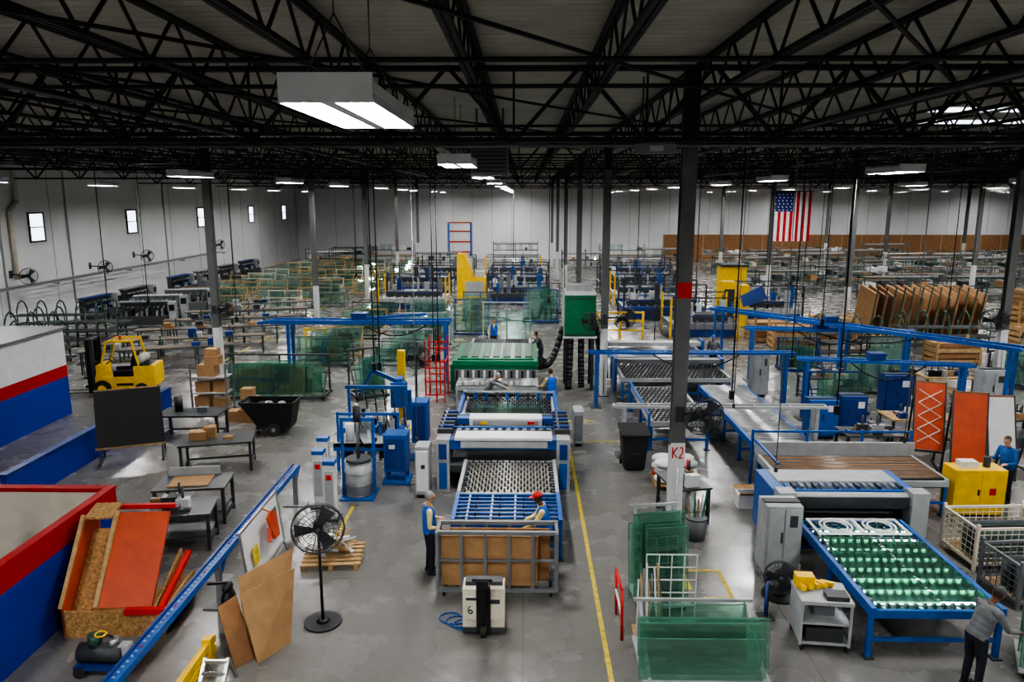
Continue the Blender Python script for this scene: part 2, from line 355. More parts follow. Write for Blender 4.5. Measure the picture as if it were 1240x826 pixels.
human('seated_man',-8.75,12.9,.6,black,black,navy,hair=hbrown,hipdrop=.42,knees={-1:(-.12,.42,.52),1:(.12,.42,.52)},feet={-1:(-.12,.4),1:(.12,.4)},elb={-1:(-.27,.1,.7),1:(.27,.1,.7)},wri={-1:(-.2,.36,.68),1:(.2,.36,.68)})
b=B('stool',(-8.75,12.9,0)); b.cyl((0,0,.32),(0,0,.37),.19,black,16); b.cyl((0,0,.03),(0,0,.32),.03,steel,8)
for i in range(5):
    a=i*1.257; b.bar((0,0,.05),(.26*math.cos(a),.26*math.sin(a),.03),.03,black)
b.done()

# ------------------------------------------------------------------ conveyors and machines
def conveyor(name,x0,x1,y0,y1,z,style='wheel',fm=blue,step=.16,legm=None):
    b=B(name); legm=legm or fm
    b.box(x0,x0+.08,y0,y1,z-.2,z-.02,fm); b.box(x1-.08,x1,y0,y1,z-.2,z-.02,fm); b.box(x0+.08,x1-.08,y0,y0+.06,z-.2,z-.06,fm); b.box(x0+.08,x1-.08,y1-.06,y1,z-.2,z-.06,fm)
    n=max(2,int((y1-y0)/1.6)+1)
    for i in range(n):
        y=y0+.05+(y1-y0-.15)*i/(n-1)
        for x in(x0,x1-.08):
            b.box(x,x+.08,y,y+.08,.03,z-.2,legm); b.box(x-.04,x+.12,y-.04,y+.12,0,.03,dgrey)
        b.box(x0+.08,x1-.08,y+.01,y+.06,.3,.36,legm)
    b.box(x0+.1,x1-.1,y0+.1,y1-.1,z-.26,z-.22,dgrey)
    y=y0+.14;k=0
    while y<y1-.1:
        if style=='roller': b.cyl((x0+.08,y,z-.045),(x1-.08,y,z-.045),.045,steel,10)
        elif style=='brown': b.cyl((x0+.08,y,z-.045),(x1-.08,y,z-.045),.045,card2 if k%2 else dsteel,10)
        elif style=='slat': b.box(x0+.08,x1-.08,y-.025,y+.025,z-.06,z-.02,fm); 
        else:
            b.cyl((x0+.08,y,z-.05),(x1-.08,y,z-.05),.014,steel,6); x=x0+.17+(.07 if k%2 else 0)
            while x<x1-.12:
                b.cyl((x-.022,y,z-.05),(x+.022,y,z-.05),.05,pad if style=='wheel' else padg,9); x+=.15
        y+=step;k+=1
    return b
b=conveyor('glass_conveyor_table',-1.5,.8,14.25,15.7,.95,'slat',step=.2)
for x in(-1.2,-.7,-.2,.3): b.box(x,x+.04,14.3,15.65,.88,.92,lgrey)
for x in(-1,-.5,0,.5):
    for y in(14.5,14.9,15.3): b.cyl((x-.02,y,.93),(x+.02,y,.93),.045,black,8)
b.done()
b=conveyor('glass_conveyor_table',-1.5,.8,15.72,17.85,.95,'wheel',fm=lgrey,step=.17,legm=blue); b.box(-1.35,.65,15.82,17.75,.78,.80,cream); b.done()
b=B('glass_edging_machine')
for x in(-2.05,1.0):
    b.box(x-.14,x+.14,18.0,20.5,0,1.3,blue); b.box(x-.17,x+.17,17.9,18.25,0,1.42,lgrey); b.box(x-.16,x+.16,18.3,20.5,1.3,1.37,lgrey)
    b.box(x-.1,x+.1,17.86,17.9,.9,1.3,dblue); b.box(x-.1,x+.1,17.88,17.9,.1,.8,blue)
    for k in range(6): b.box(x-.2,x+.2,18.5+k*.33,18.62+k*.33,1.37,1.5,dblue if k%2 else dgrey); b.cyl((x-.1,18.66+k*.33,1.37),(x-.1,18.66+k*.33,1.55),.03,steel,8)
b.box(-1.9,.86,18.0,18.35,1.12,1.38,blue); b.box(-1.75,.72,17.92,18.5,1.38,1.46,white); b.box(-1.6,.6,17.94,18.0,1.18,1.36,lgrey)
b.box(-1.9,.86,18.5,19.5,1.15,1.25,dgrey); b.box(-1.9,.86,19.3,19.38,1.25,1.31,blue)
for k in range(12): b.box(-1.8+k*.22,-1.68+k*.22,18.6,19.3,1.25,1.29,grey)
b.path([(-1.8,18.7,1.35),(-1.0,18.85,1.33),(-.2,18.7,1.36),(.7,18.9,1.34)],.025,black,6)
b.box(-1.5,.5,19.6,20.1,1.2,1.46,white); b.box(-1.4,.4,19.57,19.6,1.26,1.42,lgrey); b.box(-1.9,.86,20.2,20.5,1.1,1.28,blue); b.box(-1.9,.86,18.0,20.5,.5,.7,dgrey)
b.box(-1.2,-1.0,19.55,19.58,1.3,1.38,yellow); b.box(.1,.3,19.55,19.58,1.3,1.38,red)
b.done(.01)
b=conveyor('glass_inspection_table',-1.9,.95,20.65,23.9,.95,'wheel',fm=lgrey,step=.2,legm=blue)
b.box(-1.6,.6,21.2,22.9,.955,.965,glass); b.box(-2.0,-1.9,20.7,23.9,.9,1.15,blue); b.box(.95,1.05,20.7,23.9,.9,1.15,blue)
for k in range(9): b.box(-1.95+k*.34,-1.85+k*.34,23.3,23.5,.96,1.2,blue if k%3 else dgrey); 
b.bar((-1.95,23.4,1.2),(1.0,23.4,1.2),.06,lgrey); b.bar((-1.95,20.8,1.2),(1.0,20.8,1.2),.07,steel)
b.done()
b=conveyor('brush_conveyor',-2.4,.5,25.25,26.5,.95,'roller',fm=lgrey,step=.12)
for k in range(14): b.box(-2.3+k*.2,-2.2+k*.2,25.3,25.36,.96,1.08,white)
b.done()
b=B('glass_washing_machine')
b.box(-2.55,.45,26.6,30.0,.75,1.2,grey); b.box(-2.6,.5,26.6,30.0,1.2,1.52,green); b.box(-2.45,.35,26.8,29.8,1.52,1.58,green)
b.box(-2.62,.52,26.55,26.6,1.36,1.54,green)
for k in range(7): b.box(-2.35+k*.4,-2.1+k*.4,27.0,29.6,1.58,1.62,dgreen)
for k in range(6): b.cyl((-2.3+k*.5,26.9,1.6),(-2.3+k*.5,29.6,1.6),.02,green,6)
for k in range(15): b.box(-2.5+k*.2,-2.42+k*.2,26.54,26.6,.8,1.18,white if k%2 else black)
for x in(-2.5,-1.0,.3):
    for y in(26.7,28.2,29.8): b.box(x,x+.12,y,y+.12,0,.75,dgrey)
b.box(-2.75,-2.6,27,29.5,.3,1.3,green); b.done(.01)
b=conveyor('glass_conveyor_table',-2.4,.3,30.3,34.3,.95,'wheel',fm=lgrey,step=.25,legm=green); b.done()
b=B('air_blower_tower')
for x in(1.65,2.65):
    for y in(28.35,29.4): b.box(x-.06,x+.06,y-.06,y+.06,0,2.2,dgrey)
b.box(1.55,2.75,28.2,29.5,2.15,3.75,green); b.box(1.55,2.75,28.2,29.5,3.75,3.87,white); b.box(1.51,1.55,28.2,29.5,2.15,3.87,lgrey)
b.box(1.6,2.7,28.17,28.2,2.2,2.26,dgreen); b.box(1.6,2.7,28.17,28.2,3.6,3.66,dgreen)
b.box(1.5,2.8,28.15,29.55,2.08,2.15,white); b.box(1.65,2.65,28.5,29.3,3.87,4.1,lgrey)
def arc(p,q,sag,n=12): 
    p=V(p);q=V(q); return [p.lerp(q,i/n)+V((0,0,-sag*4*(i/n)*(1-i/n))) for i in range(n+1)]
for k in range(4):
    b.path(arc((1.5,28.4+k*.28,2.5-.1*k),(.62,27.4+k*.4,1.25),.6),.11,black,10)
    b.path(arc((2.8,28.4+k*.28,2.6),(3.2,28.2+k*.3,.5),.1),.1,black,10)
b.path(arc((1.8,28.3,2.1),(1.7,27.6,.25),.3),.12,black,10); b.path(arc((2.2,28.3,2.1),(2.2,27.8,.25),.2),.12,black,10)
b.done()
b=B('electrical_cabinet'); b.box(-2.7,-2.35,17.5,18.0,.1,1.35,lgrey); b.box(-2.67,-2.38,17.47,17.5,.2,1.25,white); b.box(-2.55,-2.45,17.44,17.47,.8,.9,dgrey); b.box(-2.67,-2.38,17.53,17.97,0,.1,black); b.done(.01)
b=B('electrical_cabinet'); b.box(1.5,1.8,21.5,22.2,.1,1.1,lgrey); b.box(1.53,1.77,21.47,21.5,.2,1.0,grey); b.box(1.55,1.75,21.53,22.17,0,.1,black); b.done(.01)

# transport rack
b=B('panel_transport_rack')
x0,x1,y0,y1=-1.6,.62,12.85,13.3
for y in(y0,y1):
    for k in range(6): x=x0+(x1-x0)*k/5; b.bar((x,y,.12),(x,y,1.3),.06,grey)
    b.bar((x0-.03,y,1.3),(x1+.03,y,1.3),.07,grey); b.bar((x0,y,.15),(x1,y,.15),.07,grey); b.bar((x0,y,.75),(x1,y,.75),.04,grey)
for x in(x0,x1):
    b.bar((x,y0,1.3),(x,y1,1.3),.06,grey); b.bar((x,y0,.15),(x,y1,.15),.07,grey); b.bar((x,y0-.12,.2),(x,y0-.12,1.35),.05,grey)
b.box(x0+.06,x1-.35,y0+.07,y0+.3,.2,1.2,card); b.box(x0+.2,x1-.12,y0+.31,y0+.36,.2,1.24,card2)
for x in(x0+.1,x1-.1):
    for y in(y0+.05,y1-.05): b.cyl((x-.025,y,.06),(x+.025,y,.06),.06,rubber,12)
b.done()
b=B('pallet_jack',(-.68,11.75,0)); 
b.box(-.36,.36,-.12,.28,.12,.85,cream); b.box(-.3,.3,-.16,-.12,.3,.72,cream); b.box(-.36,.36,-.15,.3,.05,.14,dgrey); b.box(-.32,.32,.0,.22,.85,.92,dgrey)
b.box(-.12,.12,-.22,-.12,.1,.95,black); b.bar((0,-.2,.25),(0,-.42,1.15),.07,black); b.bar((-.17,-.44,1.2),(.17,-.44,1.2),.05,black); b.box(-.1,.1,-.5,-.36,1.05,1.2,black)
b.cyl((-.05,-.2,.11),(.05,-.2,.11),.11,rubber,16); b.box(-.3,-.14,.28,1.0,.05,.11,dgrey); b.box(.14,.3,.28,1.0,.05,.11,dgrey)
for x in(-.22,.22): b.cyl((x-.04,.9,.04),(x+.04,.9,.04),.04,rubber,10)
six=[(-.22,.56),(-.26,.52),(-.26,.45),(-.22,.41),(-.18,.45),(-.22,.49),(-.26,.47)]
for p,q in zip(six,six[1:]): b.bar((p[0],-.165,p[1]),(q[0],-.165,q[1]),.014,black)
b.box(.08,.28,-.165,-.16,.6,.68,dgrey); b.box(-.3,-.05,-.165,-.16,.66,.71,dgrey)
b.done(.012)
b=B('air_hose')
b.path([(-1.35+.22*math.cos(t*.55)+t*.012,12.15+.16*math.sin(t*.55)-.01*t,.015+.0006*t) for t in range(36)],.014,blue,6)
b.done()

def fan_head(b,c,nrm,r):
    c=V(c);nn=V(nrm).normalized()
    for k in(1,.8,.6,.4,.2): b.ring(c+nn*(.09*(1-k*k*.6)),r*k,.006,dgrey,nn,28,4)
    b.ring(c-nn*.08,r,.008,dgrey,nn,28,4); b.ring(c,r*1.01,.012,dgrey,nn,28,4)
    u=V((0,0,1)); a=nn.cross(u).normalized(); bb=nn.cross(a)
    for i in range(24):
        t=2*math.pi*i/24; rd=a*math.cos(t)+bb*math.sin(t)
        b.bar(c+nn*.09,c+rd*r,.006,dgrey); b.bar(c-nn*.14,c-nn*.08+rd*r,.006,dgrey); b.bar(c+rd*r,c-nn*.08+rd*r,.006,dgrey)
    for i in range(3):
        t=2*math.pi*i/3; rd=a*math.cos(t)+bb*math.sin(t); tg=nn.cross(rd)
        b.slab([c+rd*.06-tg*.04+nn*.02,c+rd*r*.88-tg*.13+nn*.03,c+rd*r*.88+tg*.13-nn*.04,c+rd*.06+tg*.05-nn*.02],.006,dgrey)
    b.cyl(c-nn*.26,c+nn*.02,.085,black,14); b.ball(c+nn*.08,.05,dgrey,10)
def column_fan(x,y,z,dx,dy,r):
    b=B('wall_mounted_fan',None); c=V((x+dx,y+dy,z)); nn=V((dx*.6,-1,-.25))
    fan_head(b,c,nn,r); b.bar((x,y-.15,z),c-nn.normalized()*.2,.05,dgrey); b.box(x-.08,x+.08,y-.17,y-.13,z-.15,z+.15,dgrey); b.done()
column_fan(3,14,3.3,.45,-.3,.38); column_fan(3,27.5,3.0,.75,-.3,.42); column_fan(3,27.5,2.9,-.55,-.3,.36); column_fan(17.8,27.5,3.0,-.6,-.4,.45); column_fan(-11.6,27.5,3.3,.5,-.3,.3)
def wall_fan(y,z,r=.45):
    b=B('wall_mounted_fan'); c=V((XL+1.0,y,z)); nn=V((.8,-.7,-.2)); fan_head(b,c,nn,r); b.bar((XL+.03,y,z+.1),c-nn.normalized()*.2,.06,dgrey); b.box(XL,XL+.04,y-.12,y+.12,z-.1,z+.3,dgrey); b.done()
for y,z in((40,3.2),(47.5,3.0),(53,3.3),(66,3.3)): wall_fan(y,z)
def pedestal_fan(x,y,h,r,dirv):
    b=B('pedestal_fan',(x,y,0)); b.cyl((0,0,0),(0,0,.035),.33,black,28); b.cyl((0,0,.035),(0,0,.07),.12,black,16,.05); b.cyl((0,0,.05),(0,0,h-.1),.026,black,10)
    fan_head(b,(dirv[0]*.16,dirv[1]*.16,h),dirv,r); b.bar((0,0,h-.15),(0,0,h),.07,black); b.bar((0,0,h),(dirv[0]*-.02,dirv[1]*-.02,h),.06,black); b.done()
pedestal_fan(-3.55,11.95,1.85,.44,(.25,-1,0)); pedestal_fan(-3.75,25.2,2.0,.42,(.5,-1,0)); pedestal_fan(4.85,13.0,.45,.3,(-.3,-1,.1))
pedestal_fan(6.4,36,1.9,.4,(-.3,-1,0)); pedestal_fan(13.3,33.4,1.9,.4,(.3,-1,0))
b=B('fire_extinguisher',(3.0,13.62,.35)); b.cyl((0,0,.02),(0,0,.42),.075,red,16); b.ball((0,0,.42),(.075,.075,.05),red,16); b.cyl((0,0,.45),(0,0,.52),.02,black,8); b.bar((-.03,0,.53),(.09,0,.55),.025,black); b.path([(.02,0,.5),(.1,0,.42),(.1,0,.2)],.012,black,6); b.box(-.09,.09,.07,.24,.0,.03,dgrey); b.box(-.09,.09,.07,.1,0,.35,dgrey); b.done()

b=B('floor_marking'); 
b.box(1.34,1.42,8,24.2,0,.004,lineY); b.box(1.34,2.4,24.1,24.2,0,.004,lineY)
b.box(3.1,3.95,13.9,13.98,0,.004,lineY); b.box(3.9,3.98,12.9,13.95,0,.004,lineY); b.box(3.4,3.95,12.85,12.93,0,.004,lineY); b.box(3.0,3.25,13.2,13.98,0,.0035,lineY)
b.box(1.2,3.4,22.0,22.06,0,.004,lineY); b.box(-6.4,-3,21.9,21.98,0,.004,lineY); b.box(-4.2,-4.12,15,17,0,.004,lineY); b.box(-13.9,-13.8,30,60,0,.004,lineY); b.box(-20,-3,38.4,38.5,0,.004,lineY)
b.done()

# ------------------------------------------------------------------ glass racks
def glass_rack(x,y,w=2.4,d=1.0,h=1.7,n=6,rot=0,fm=dgrey,gm=None,name='glass_rack',lean=.14,base=.18):
    gm=gm or glass; b=B(name,(x,y,0),rot)
    b.box(-w/2,w/2,-d/2,-d/2+.08,.08,base,fm); b.box(-w/2,w/2,d/2-.08,d/2,.08,base,fm)
    for k in range(3):
        xx=-w/2+.08+(w-.16)*k/2; b.box(xx-.04,xx+.04,-d/2,d/2,.08,base,fm); b.bar((xx,d/2-.04,base),(xx,d/2-.04-.02,h),.06,fm); b.bar((xx,-d/2+.1,base),(xx,d/2-.06,h*.8),.04,fm)
    b.bar((-w/2,d/2-.05,h),(w/2,d/2-.05,h),.06,fm); b.bar((-w/2,d/2-.05,h*.55),(w/2,d/2-.05,h*.55),.04,fm)
    for sx in(-1,1):
        for sy in(-1,1): b.cyl((sx*(w/2-.12)-.02,sy*(d/2-.08),.05),(sx*(w/2-.12)+.02,sy*(d/2-.08),.05),.05,rubber,10)
    for i in range(n):
        hh=h*rnd.uniform(.6,1.0); ww=w*rnd.uniform(.35,.9); xo=rnd.uniform(-(w-ww)/2,(w-ww)/2); y0=-d/2+.12+(d-.42)*i/max(1,n); y1=y0+lean
        b.pane([(xo-ww/2,y0,base+.005),(xo+ww/2,y0,base+.005),(xo+ww/2,y1,base+hh*.95),(xo-ww/2,y1,base+hh*.95)],gm,.014)
    return b
glass_rack(-9.3,27.0,3.9,1.1,1.55,8,0,dgrey,glassg).done()
b=glass_rack(-5.9,27.2,1.3,1.2,1.75,5,.5,dgrey,glassg); b.done()
def glass_stack(x,y,w,h,n,rot,sp=.1,lean=.22,fm=lgrey):
    b=B('glass_sheet_cart',(x,y,0),rot); d=n*sp+.35
    b.box(-w/2,w/2,-d/2,d/2,.12,.18,fm)
    for sx in(-1,1):
        xx=sx*(w/2-.1); b.bar((xx,-d/2+.05,.18),(xx,d/2-.08,h*.85),.05,fm); b.bar((xx,d/2-.03,.18),(xx,d/2-.08,h*.9),.05,fm)
        for sy in(-1,1): b.cyl((xx-.02,sy*(d/2-.08),.06),(xx+.02,sy*(d/2-.08),.06),.06,rubber,12); 
    b.bar((-w/2,d/2-.08,h*.88),(w/2,d/2-.08,h*.88),.05,fm)
    for i in range(n):
        y0=-d/2+.06+i*sp; ww=w*rnd.uniform(.7,1.05); hh=h*rnd.uniform(.75,1.0); xo=rnd.uniform(-.12,.12)
        b.pane([(xo-ww/2,y0,.185),(xo+ww/2,y0,.185),(xo+ww/2,y0+lean,hh),(xo-ww/2,y0+lean,hh)],glassg)
    return b
glass_stack(2.8,10.75,1.95,1.0,6,0,.15,.1).done()
glass_stack(2.5,12.75,.95,2.0,7,.15,.08,.15).done()
b=B('window_frame_lattice'); 
for k in range(5): b.bar((2.15+k*.22,12.05,.05),(2.15+k*.22,12.05,1.3),.018,white)
for k in range(6): b.bar((2.15,12.05,.1+k*.24),(3.03,12.05,.1+k*.24),.018,white)
b.box(2.12,3.06,12.0,12.1,0,.05,white); b.done()
b=B('hand_truck_rail')
b.path([(1.68,12.3,0),(1.66,12.3,.9),(1.66,11.5,.92),(1.68,11.5,0)],.025,red,8); b.path([(1.66,12.3,.5),(1.66,11.5,.5)],.02,white,8); b.done()
b=B('metal_profile_bundle')
for k in range(9): b.bar((1.95+k*.06,11.6+.02*k,.02),(2.0+k*.045,11.93,.9+.1*(k%4)),.03,[white,wood,steel][k%3])
b.box(1.9,2.6,11.5,11.95,0,.02,wood); b.done()

# ------------------------------------------------------------------ office partitions left
def partition(name,segs):
    b=B(name)
    for (x0,x1,y0,y1,z0,z1,m) in segs: b.box(x0,x1,y0,y1,z0,z1,m)
    b.done()
S=[(-8.25,-8.1,5,13.8,0,1.35,wblue),(-8.25,-8.1,5,13.8,1.35,1.74,wred),(-8.26,-8.09,5,13.82,1.74,1.8,wred)]
S+=[(-15.6,-8.25,13.65,13.8,0,1.72,cream),(-15.6,-8.27,13.63,13.82,1.72,1.8,wred)]
partition('cubicle_wall',S)
partition('office_wall',[(-24,-15.8,5,24.8,0,1.35,wblue),(-24,-15.8,5,24.8,1.35,1.75,wred),(-24,-15.8,5,24.8,1.75,3.0,white),(-24.1,-15.7,4.9,24.9,3.0,3.08,grey)])
partition('low_barrier_wall',[(-12.5,-12.35,16.6,25,0,.86,wblue),(-12.53,-12.32,16.58,25.02,.86,.92,dblue)])
b=B('tripod_floodlight',(-9.75,12.2,0))
for a in(0,2.1,4.2): b.bar((0,0,.9),(.4*math.cos(a),.4*math.sin(a),0),.03,black)
b.cyl((0,0,.85),(0,0,1.6),.02,black,8); b.cyl((-.02,-.2,1.85),(0.02,.1,1.85),.2,black,16,.14); b.box(-.15,.15,-.05,.15,1.5,1.68,black); b.ring((-.02,-.2,1.85),.2,.02,steel,(.1,-1,0),20,5); b.cyl((-.02,-.21,1.85),(-.02,-.2,1.85),.17,lgrey,16); b.done()
b=B('office_desk'); b.box(-11.5,-9.2,10.2,11.0,.72,.76,wood)
for x in(-11.45,-9.25):
    for y in(10.25,10.95): b.bar((x,y,0),(x,y,.72),.05,dgrey)
b.box(-10.8,-10.2,10.4,10.45,.8,1.2,black); b.box(-10.6,-10.4,10.4,10.6,.76,.8,black); b.done()

b=B('scrap_tipping_cart',(-7.05,12.15,0),.08)
b.slab([(-.85,-.7,.0),(.85,-.7,.0),(.85,-.7,.42),(-.85,-.7,.5)],-.04,osb)
b.box(-.85,.85,-.66,.75,.08,.13,osb); b.box(.8,.85,-.7,.75,.08,.45,osb)
b.slab([(-.85,-.7,.1),(-.85,.8,.1),(-.85,.8,1.75),(-.85,.35,1.75),(-.85,-.7,.6)],.04,orange)
b.slab([(-.3,-.55,.45),(.6,-.55,.45),(.6,.55,1.72),(-.3,.55,1.72)],.05,orange)
b.slab([(.62,-.6,.1),(.62,.75,.1),(.62,.75,.9),(.62,-.6,.45)],.04,osb)
b.bar((.8,-.7,.5),(.8,.7,.85),.09,red); b.bar((.2,-.7,.47),(.9,-.7,.47),.1,red)
b.slab([(-.82,.3,1.72),(-.35,.3,1.72),(-.35,.78,1.8),(-.82,.78,1.8)],.04,osb)
b.bar((-.85,-.7,.55),(-.85,.35,1.78),.07,wood); b.bar((-.33,-.6,.5),(-.33,.5,1.78),.07,wood)
b.slab([(-.82,-.6,.15),(-.35,-.6,.15),(-.35,.6,1.4),(-.82,.6,1.4)],.03,osb)
b.bar((-.85,.78,1.75),(.6,.78,1.75),.08,red)
b.done()
b=B('roller_rail_barrier')
b.box(-5.65,-5.5,8.5,17.2,.86,.98,blue); b.box(-5.67,-5.63,8.5,17.2,.95,1.02,dblue)
for k in range(70): b.cyl((-5.57,8.6+k*.122,.98),(-5.57,8.6+k*.122,1.0),.02,lgrey if k%9 else red,8)
for y in(8.8,12.4,14.8,17.0):
    b.box(-5.62,-5.53,y,y+.09,.03,.86,grey); b.box(-5.85,-5.3,y-.1,y+.2,0,.03,grey); b.bar((-5.58,y+.05,.5),(-5.58,y+.5,.86),.04,blue)
b.done()
b=B('whiteboard'); 
b.slab([(-5.05,12.5,.35),(-5.05,14.5,.35),(-5.17,14.5,1.4),(-5.17,12.5,1.4)],-.03,white)
b.bar((-5.03,12.5,.35),(-5.03,14.5,.35),.04,steel); b.bar((-5.17,12.5,1.4),(-5.17,14.5,1.4),.04,steel); b.bar((-5.05,12.5,.33),(-5.17,12.5,1.42),.04,steel); b.bar((-5.05,14.5,.33),(-5.17,14.5,1.42),.04,steel)
for y in(12.55,14.45): b.bar((-5.05,y,.35),(-4.9,y,0),.035,grey)
b.slab([(-5.03,12.8,.6),(-5.03,13.1,.6),(-5.07,13.1,.95),(-5.07,12.8,.95)],.004,lineY)
b.slab([(-5.03,13.95,.6),(-5.03,14.25,.6),(-5.09,14.25,1.2),(-5.09,13.95,1.2)],.004,green); b.slab([(-5.03,14.0,.7),(-5.03,14.2,.7),(-5.07,14.2,1.1),(-5.07,14.0,1.1)],.012,orange); b.done()
b=B('safety_vest_hanging'); b.slab([(-4.9,13.45,.85),(-4.9,13.75,.8),(-5.0,13.8,1.3),(-5.0,13.6,1.37),(-5.0,13.42,1.28)],.05,orange); b.bar((-5.0,13.6,1.36),(-5.13,13.6,1.42),.02,orange); b.bar((-4.95,13.42,1.1),(-4.9,13.3,.85),.08,orange); b.done()
b=B('cardboard_sheets')
b.slab([(-4.3,10.75,0),(-3.95,11.35,0),(-3.95,11.75,1.15),(-4.6,10.95,1.1)],.02,card); b.slab([(-4.5,10.9,0),(-4.1,11.6,0),(-4.1,12.2,1.3),(-4.75,11.3,1.2)],.015,card)
b.slab([(-4.6,10.6,0),(-4.4,10.9,0),(-4.75,11.2,.95),(-4.95,10.9,.9)],.015,card2); b.done()
b=B('hanging_coat',None); b.ball((-5.05,11.6,.52),(.13,.2,.38),black,12); b.ball((-5.05,11.45,.42),(.07,.08,.34),black,8); b.ball((-5.05,11.6,.86),(.08,.16,.1),black,8); b.bar((-5.4,11.6,.92),(-5.05,11.6,.95),.04,black); b.bar((-5.05,11.6,0),(-5.05,11.6,.3),.05,dgrey);b.done()
b=B('yellow_guard_rail'); 
for z in(.12,.3): b.bar((-5.1,8.6,z),(-5.1,11.0,z),.09,yellow,.12)
for y in(8.8,10.8): b.box(-5.17,-5.03,y-.07,y+.07,0,.42,yellow)
b.done()
b=B('step_ladder'); 
for x in(-4.85,-4.5): b.bar((x,9.7,0),(x,10.15,.5),.05,steel); b.bar((x,10.4,0),(x,10.15,.5),.04,steel)
for k in range(4): b.bar((-4.85,9.75+k*.12,.08+k*.13),(-4.5,9.75+k*.12,.08+k*.13),.05,steel)
b.done()
b=B('air_compressor',(-6.65,10.5,0)); b.cyl((-.35,0,.35),(.35,0,.35),.15,dgrey,16); b.cyl((-.1,0,.46),(-.1,0,.66),.1,dgreen,12); b.cyl((.2,0,.46),(.2,0,.6),.08,steel,12); b.box(-.4,.4,-.16,.16,.12,.18,dblue)
for x in(-.3,.3):
    for y in(-.17,.17): b.cyl((x-.0,y-.02,.09),(x,y+.02,.09),.09,rubber,12)
b.ring((0,0,.66),.08,.015,yellow,(0,0,1),16,5); b.path(arc((.2,0,.6),(-.3,.1,.38),-.12),.02,black,6); b.box(.3,.46,-.08,.08,.15,.5,lgrey); b.done()
b=B('pallet_of_scrap_boards',(-3.95,14.3,0),.1)
for k in range(6): b.box(-.6,.6,-.5+k*.18,-.4+k*.18,.1,.13,wood)
for x in(-.55,0,.5): b.box(x-.04,x+.05,-.5,.5,0,.1,wood)
for k in range(22):
    a=rnd.uniform(0,3.1); c=V((rnd.uniform(-.3,.3),rnd.uniform(-.2,.2),.15+k*.018)); d=V((math.cos(a),math.sin(a),rnd.uniform(0,.3)))*rnd.uniform(.15,.36); b.bar(c-d,c+d,.08,[wood,white,card,lgrey][k%4],.02)
b.done()
for (x,y) in((-4.95,17.0),(-5.1,18.0),(-4.5,16.3)):
    b=B('suction_lift_post',(x,y,0)); b.box(-.13,.13,-.12,.12,.04,1.35,white); b.box(-.14,.14,-.13,.13,1.35,1.45,blue); b.box(-.1,.1,-.13,-.12,.3,1.2,lgrey); b.box(-.2,.2,-.2,.2,0,.04,dgrey); b.box(-.06,.06,-.15,-.12,1.0,1.12,red); b.done(.01)
b=B('sealant_drum_pump'); cx,cy=-4.15,17.7
b.cyl((cx,cy,.05),(cx,cy,.92),.33,lgrey,28); 
for z in(.08,.35,.65,.92): b.ring((cx,cy,z),.335,.015,steel,(0,0,1),28,5)
b.cyl((cx,cy,.92),(cx,cy,1.0),.31,dgrey,24); b.box(cx-.42,cx+.42,cy-.4,cy+.4,0,.05,blue)
for s in(-1,1): b.bar((cx+s*.39,cy,.05),(cx+s*.39,cy,2.0),.07,blue)
b.bar((cx-.42,cy,2.0),(cx+.42,cy,2.0),.09,blue); b.cyl((cx,cy,1.0),(cx,cy,2.4),.05,steel,10); b.cyl((cx,cy,1.95),(cx,cy,2.35),.1,dgrey,12); b.path(arc((cx,cy,1.6),(cx+.4,cy+.35,1.4),.3),.03,black,8); b.done()
b=B('sealing_machine')
b.box(-3.65,-3.05,18.4,18.95,.35,1.35,blue); b.box(-3.6,-3.1,18.37,18.4,.45,1.25,dblue); b.box(-3.5,-3.35,18.34,18.37,1.0,1.1,white); b.box(-3.7,-3.0,18.35,19.0,.02,.1,blue)
for x in(-3.6,-3.1):
    for y in(18.45,18.9): b.bar((x,y,.1),(x,y,.35),.06,blue)
b.box(-3.2,-2.75,20.3,20.9,.5,1.7,blue); b.box(-3.15,-2.8,20.27,20.3,.6,1.6,dblue); b.bar((-3.0,20.6,0),(-3.0,20.6,.5),.15,blue); b.box(-3.3,-2.7,20.2,21.0,0,.04,blue)
b.box(-5.2,-3.4,19.3,21.2,.72,.8,lgrey); b.box(-5.2,-3.4,19.3,19.38,.6,.8,blue)
for x in(-5.1,-3.5):
    for y in(19.4,21.1): b.bar((x,y,0),(x,y,.72),.08,blue)
for k in range(7):
    x=-5.1+k*.26; b.bar((x,19.8+(k%3)*.3,.8),(x,19.8+(k%3)*.3,1.2+.15*(k%4)),.08,[blue,lgrey,black,white][k%4]); b.box(x-.1,x+.1,20.3,20.6,.8,.95+.1*(k%3),[blue,dgrey,lgrey][k%3]); b.cyl((x,20.75,.8),(x,20.75,1.1+.1*(k%3)),.05,[steel,black][k%2],8)
for k in range(5): b.bar((-5.1+k*.38,19.5,.3),(-5.1+k*.38,20.9,.5),.05,[dgrey,blue,steel][k%3]); b.box(-5.0+k*.33,-4.8+k*.33,19.6,19.9,.3,.6,[dgrey,dblue,grey][k%3])
b.bar((-5.1,20.9,.8),(-5.1,20.9,2.0),.07,blue); b.bar((-3.5,20.9,.8),(-3.5,20.9,2.0),.07,blue); b.bar((-5.2,20.9,2.0),(-3.4,20.9,2.0),.09,blue); b.bar((-5.1,19.5,1.6),(-3.4,19.5,1.6),.07,blue); b.bar((-5.1,19.5,.8),(-5.1,19.5,1.65),.06,blue); b.bar((-3.45,19.5,.8),(-3.45,19.5,1.65),.06,blue)
for k in range(6): b.path(arc((-4.9+k*.27,20.9,1.95),(-4.5+k*.25,19.9,1.1),.3),.02,black,6)
b.ball((-4.3,19.8,1.25),(.15,.15,.2),steel,12); b.cyl((-4.8,19.6,.8),(-4.8,19.6,1.3),.12,white,14)
b.done()
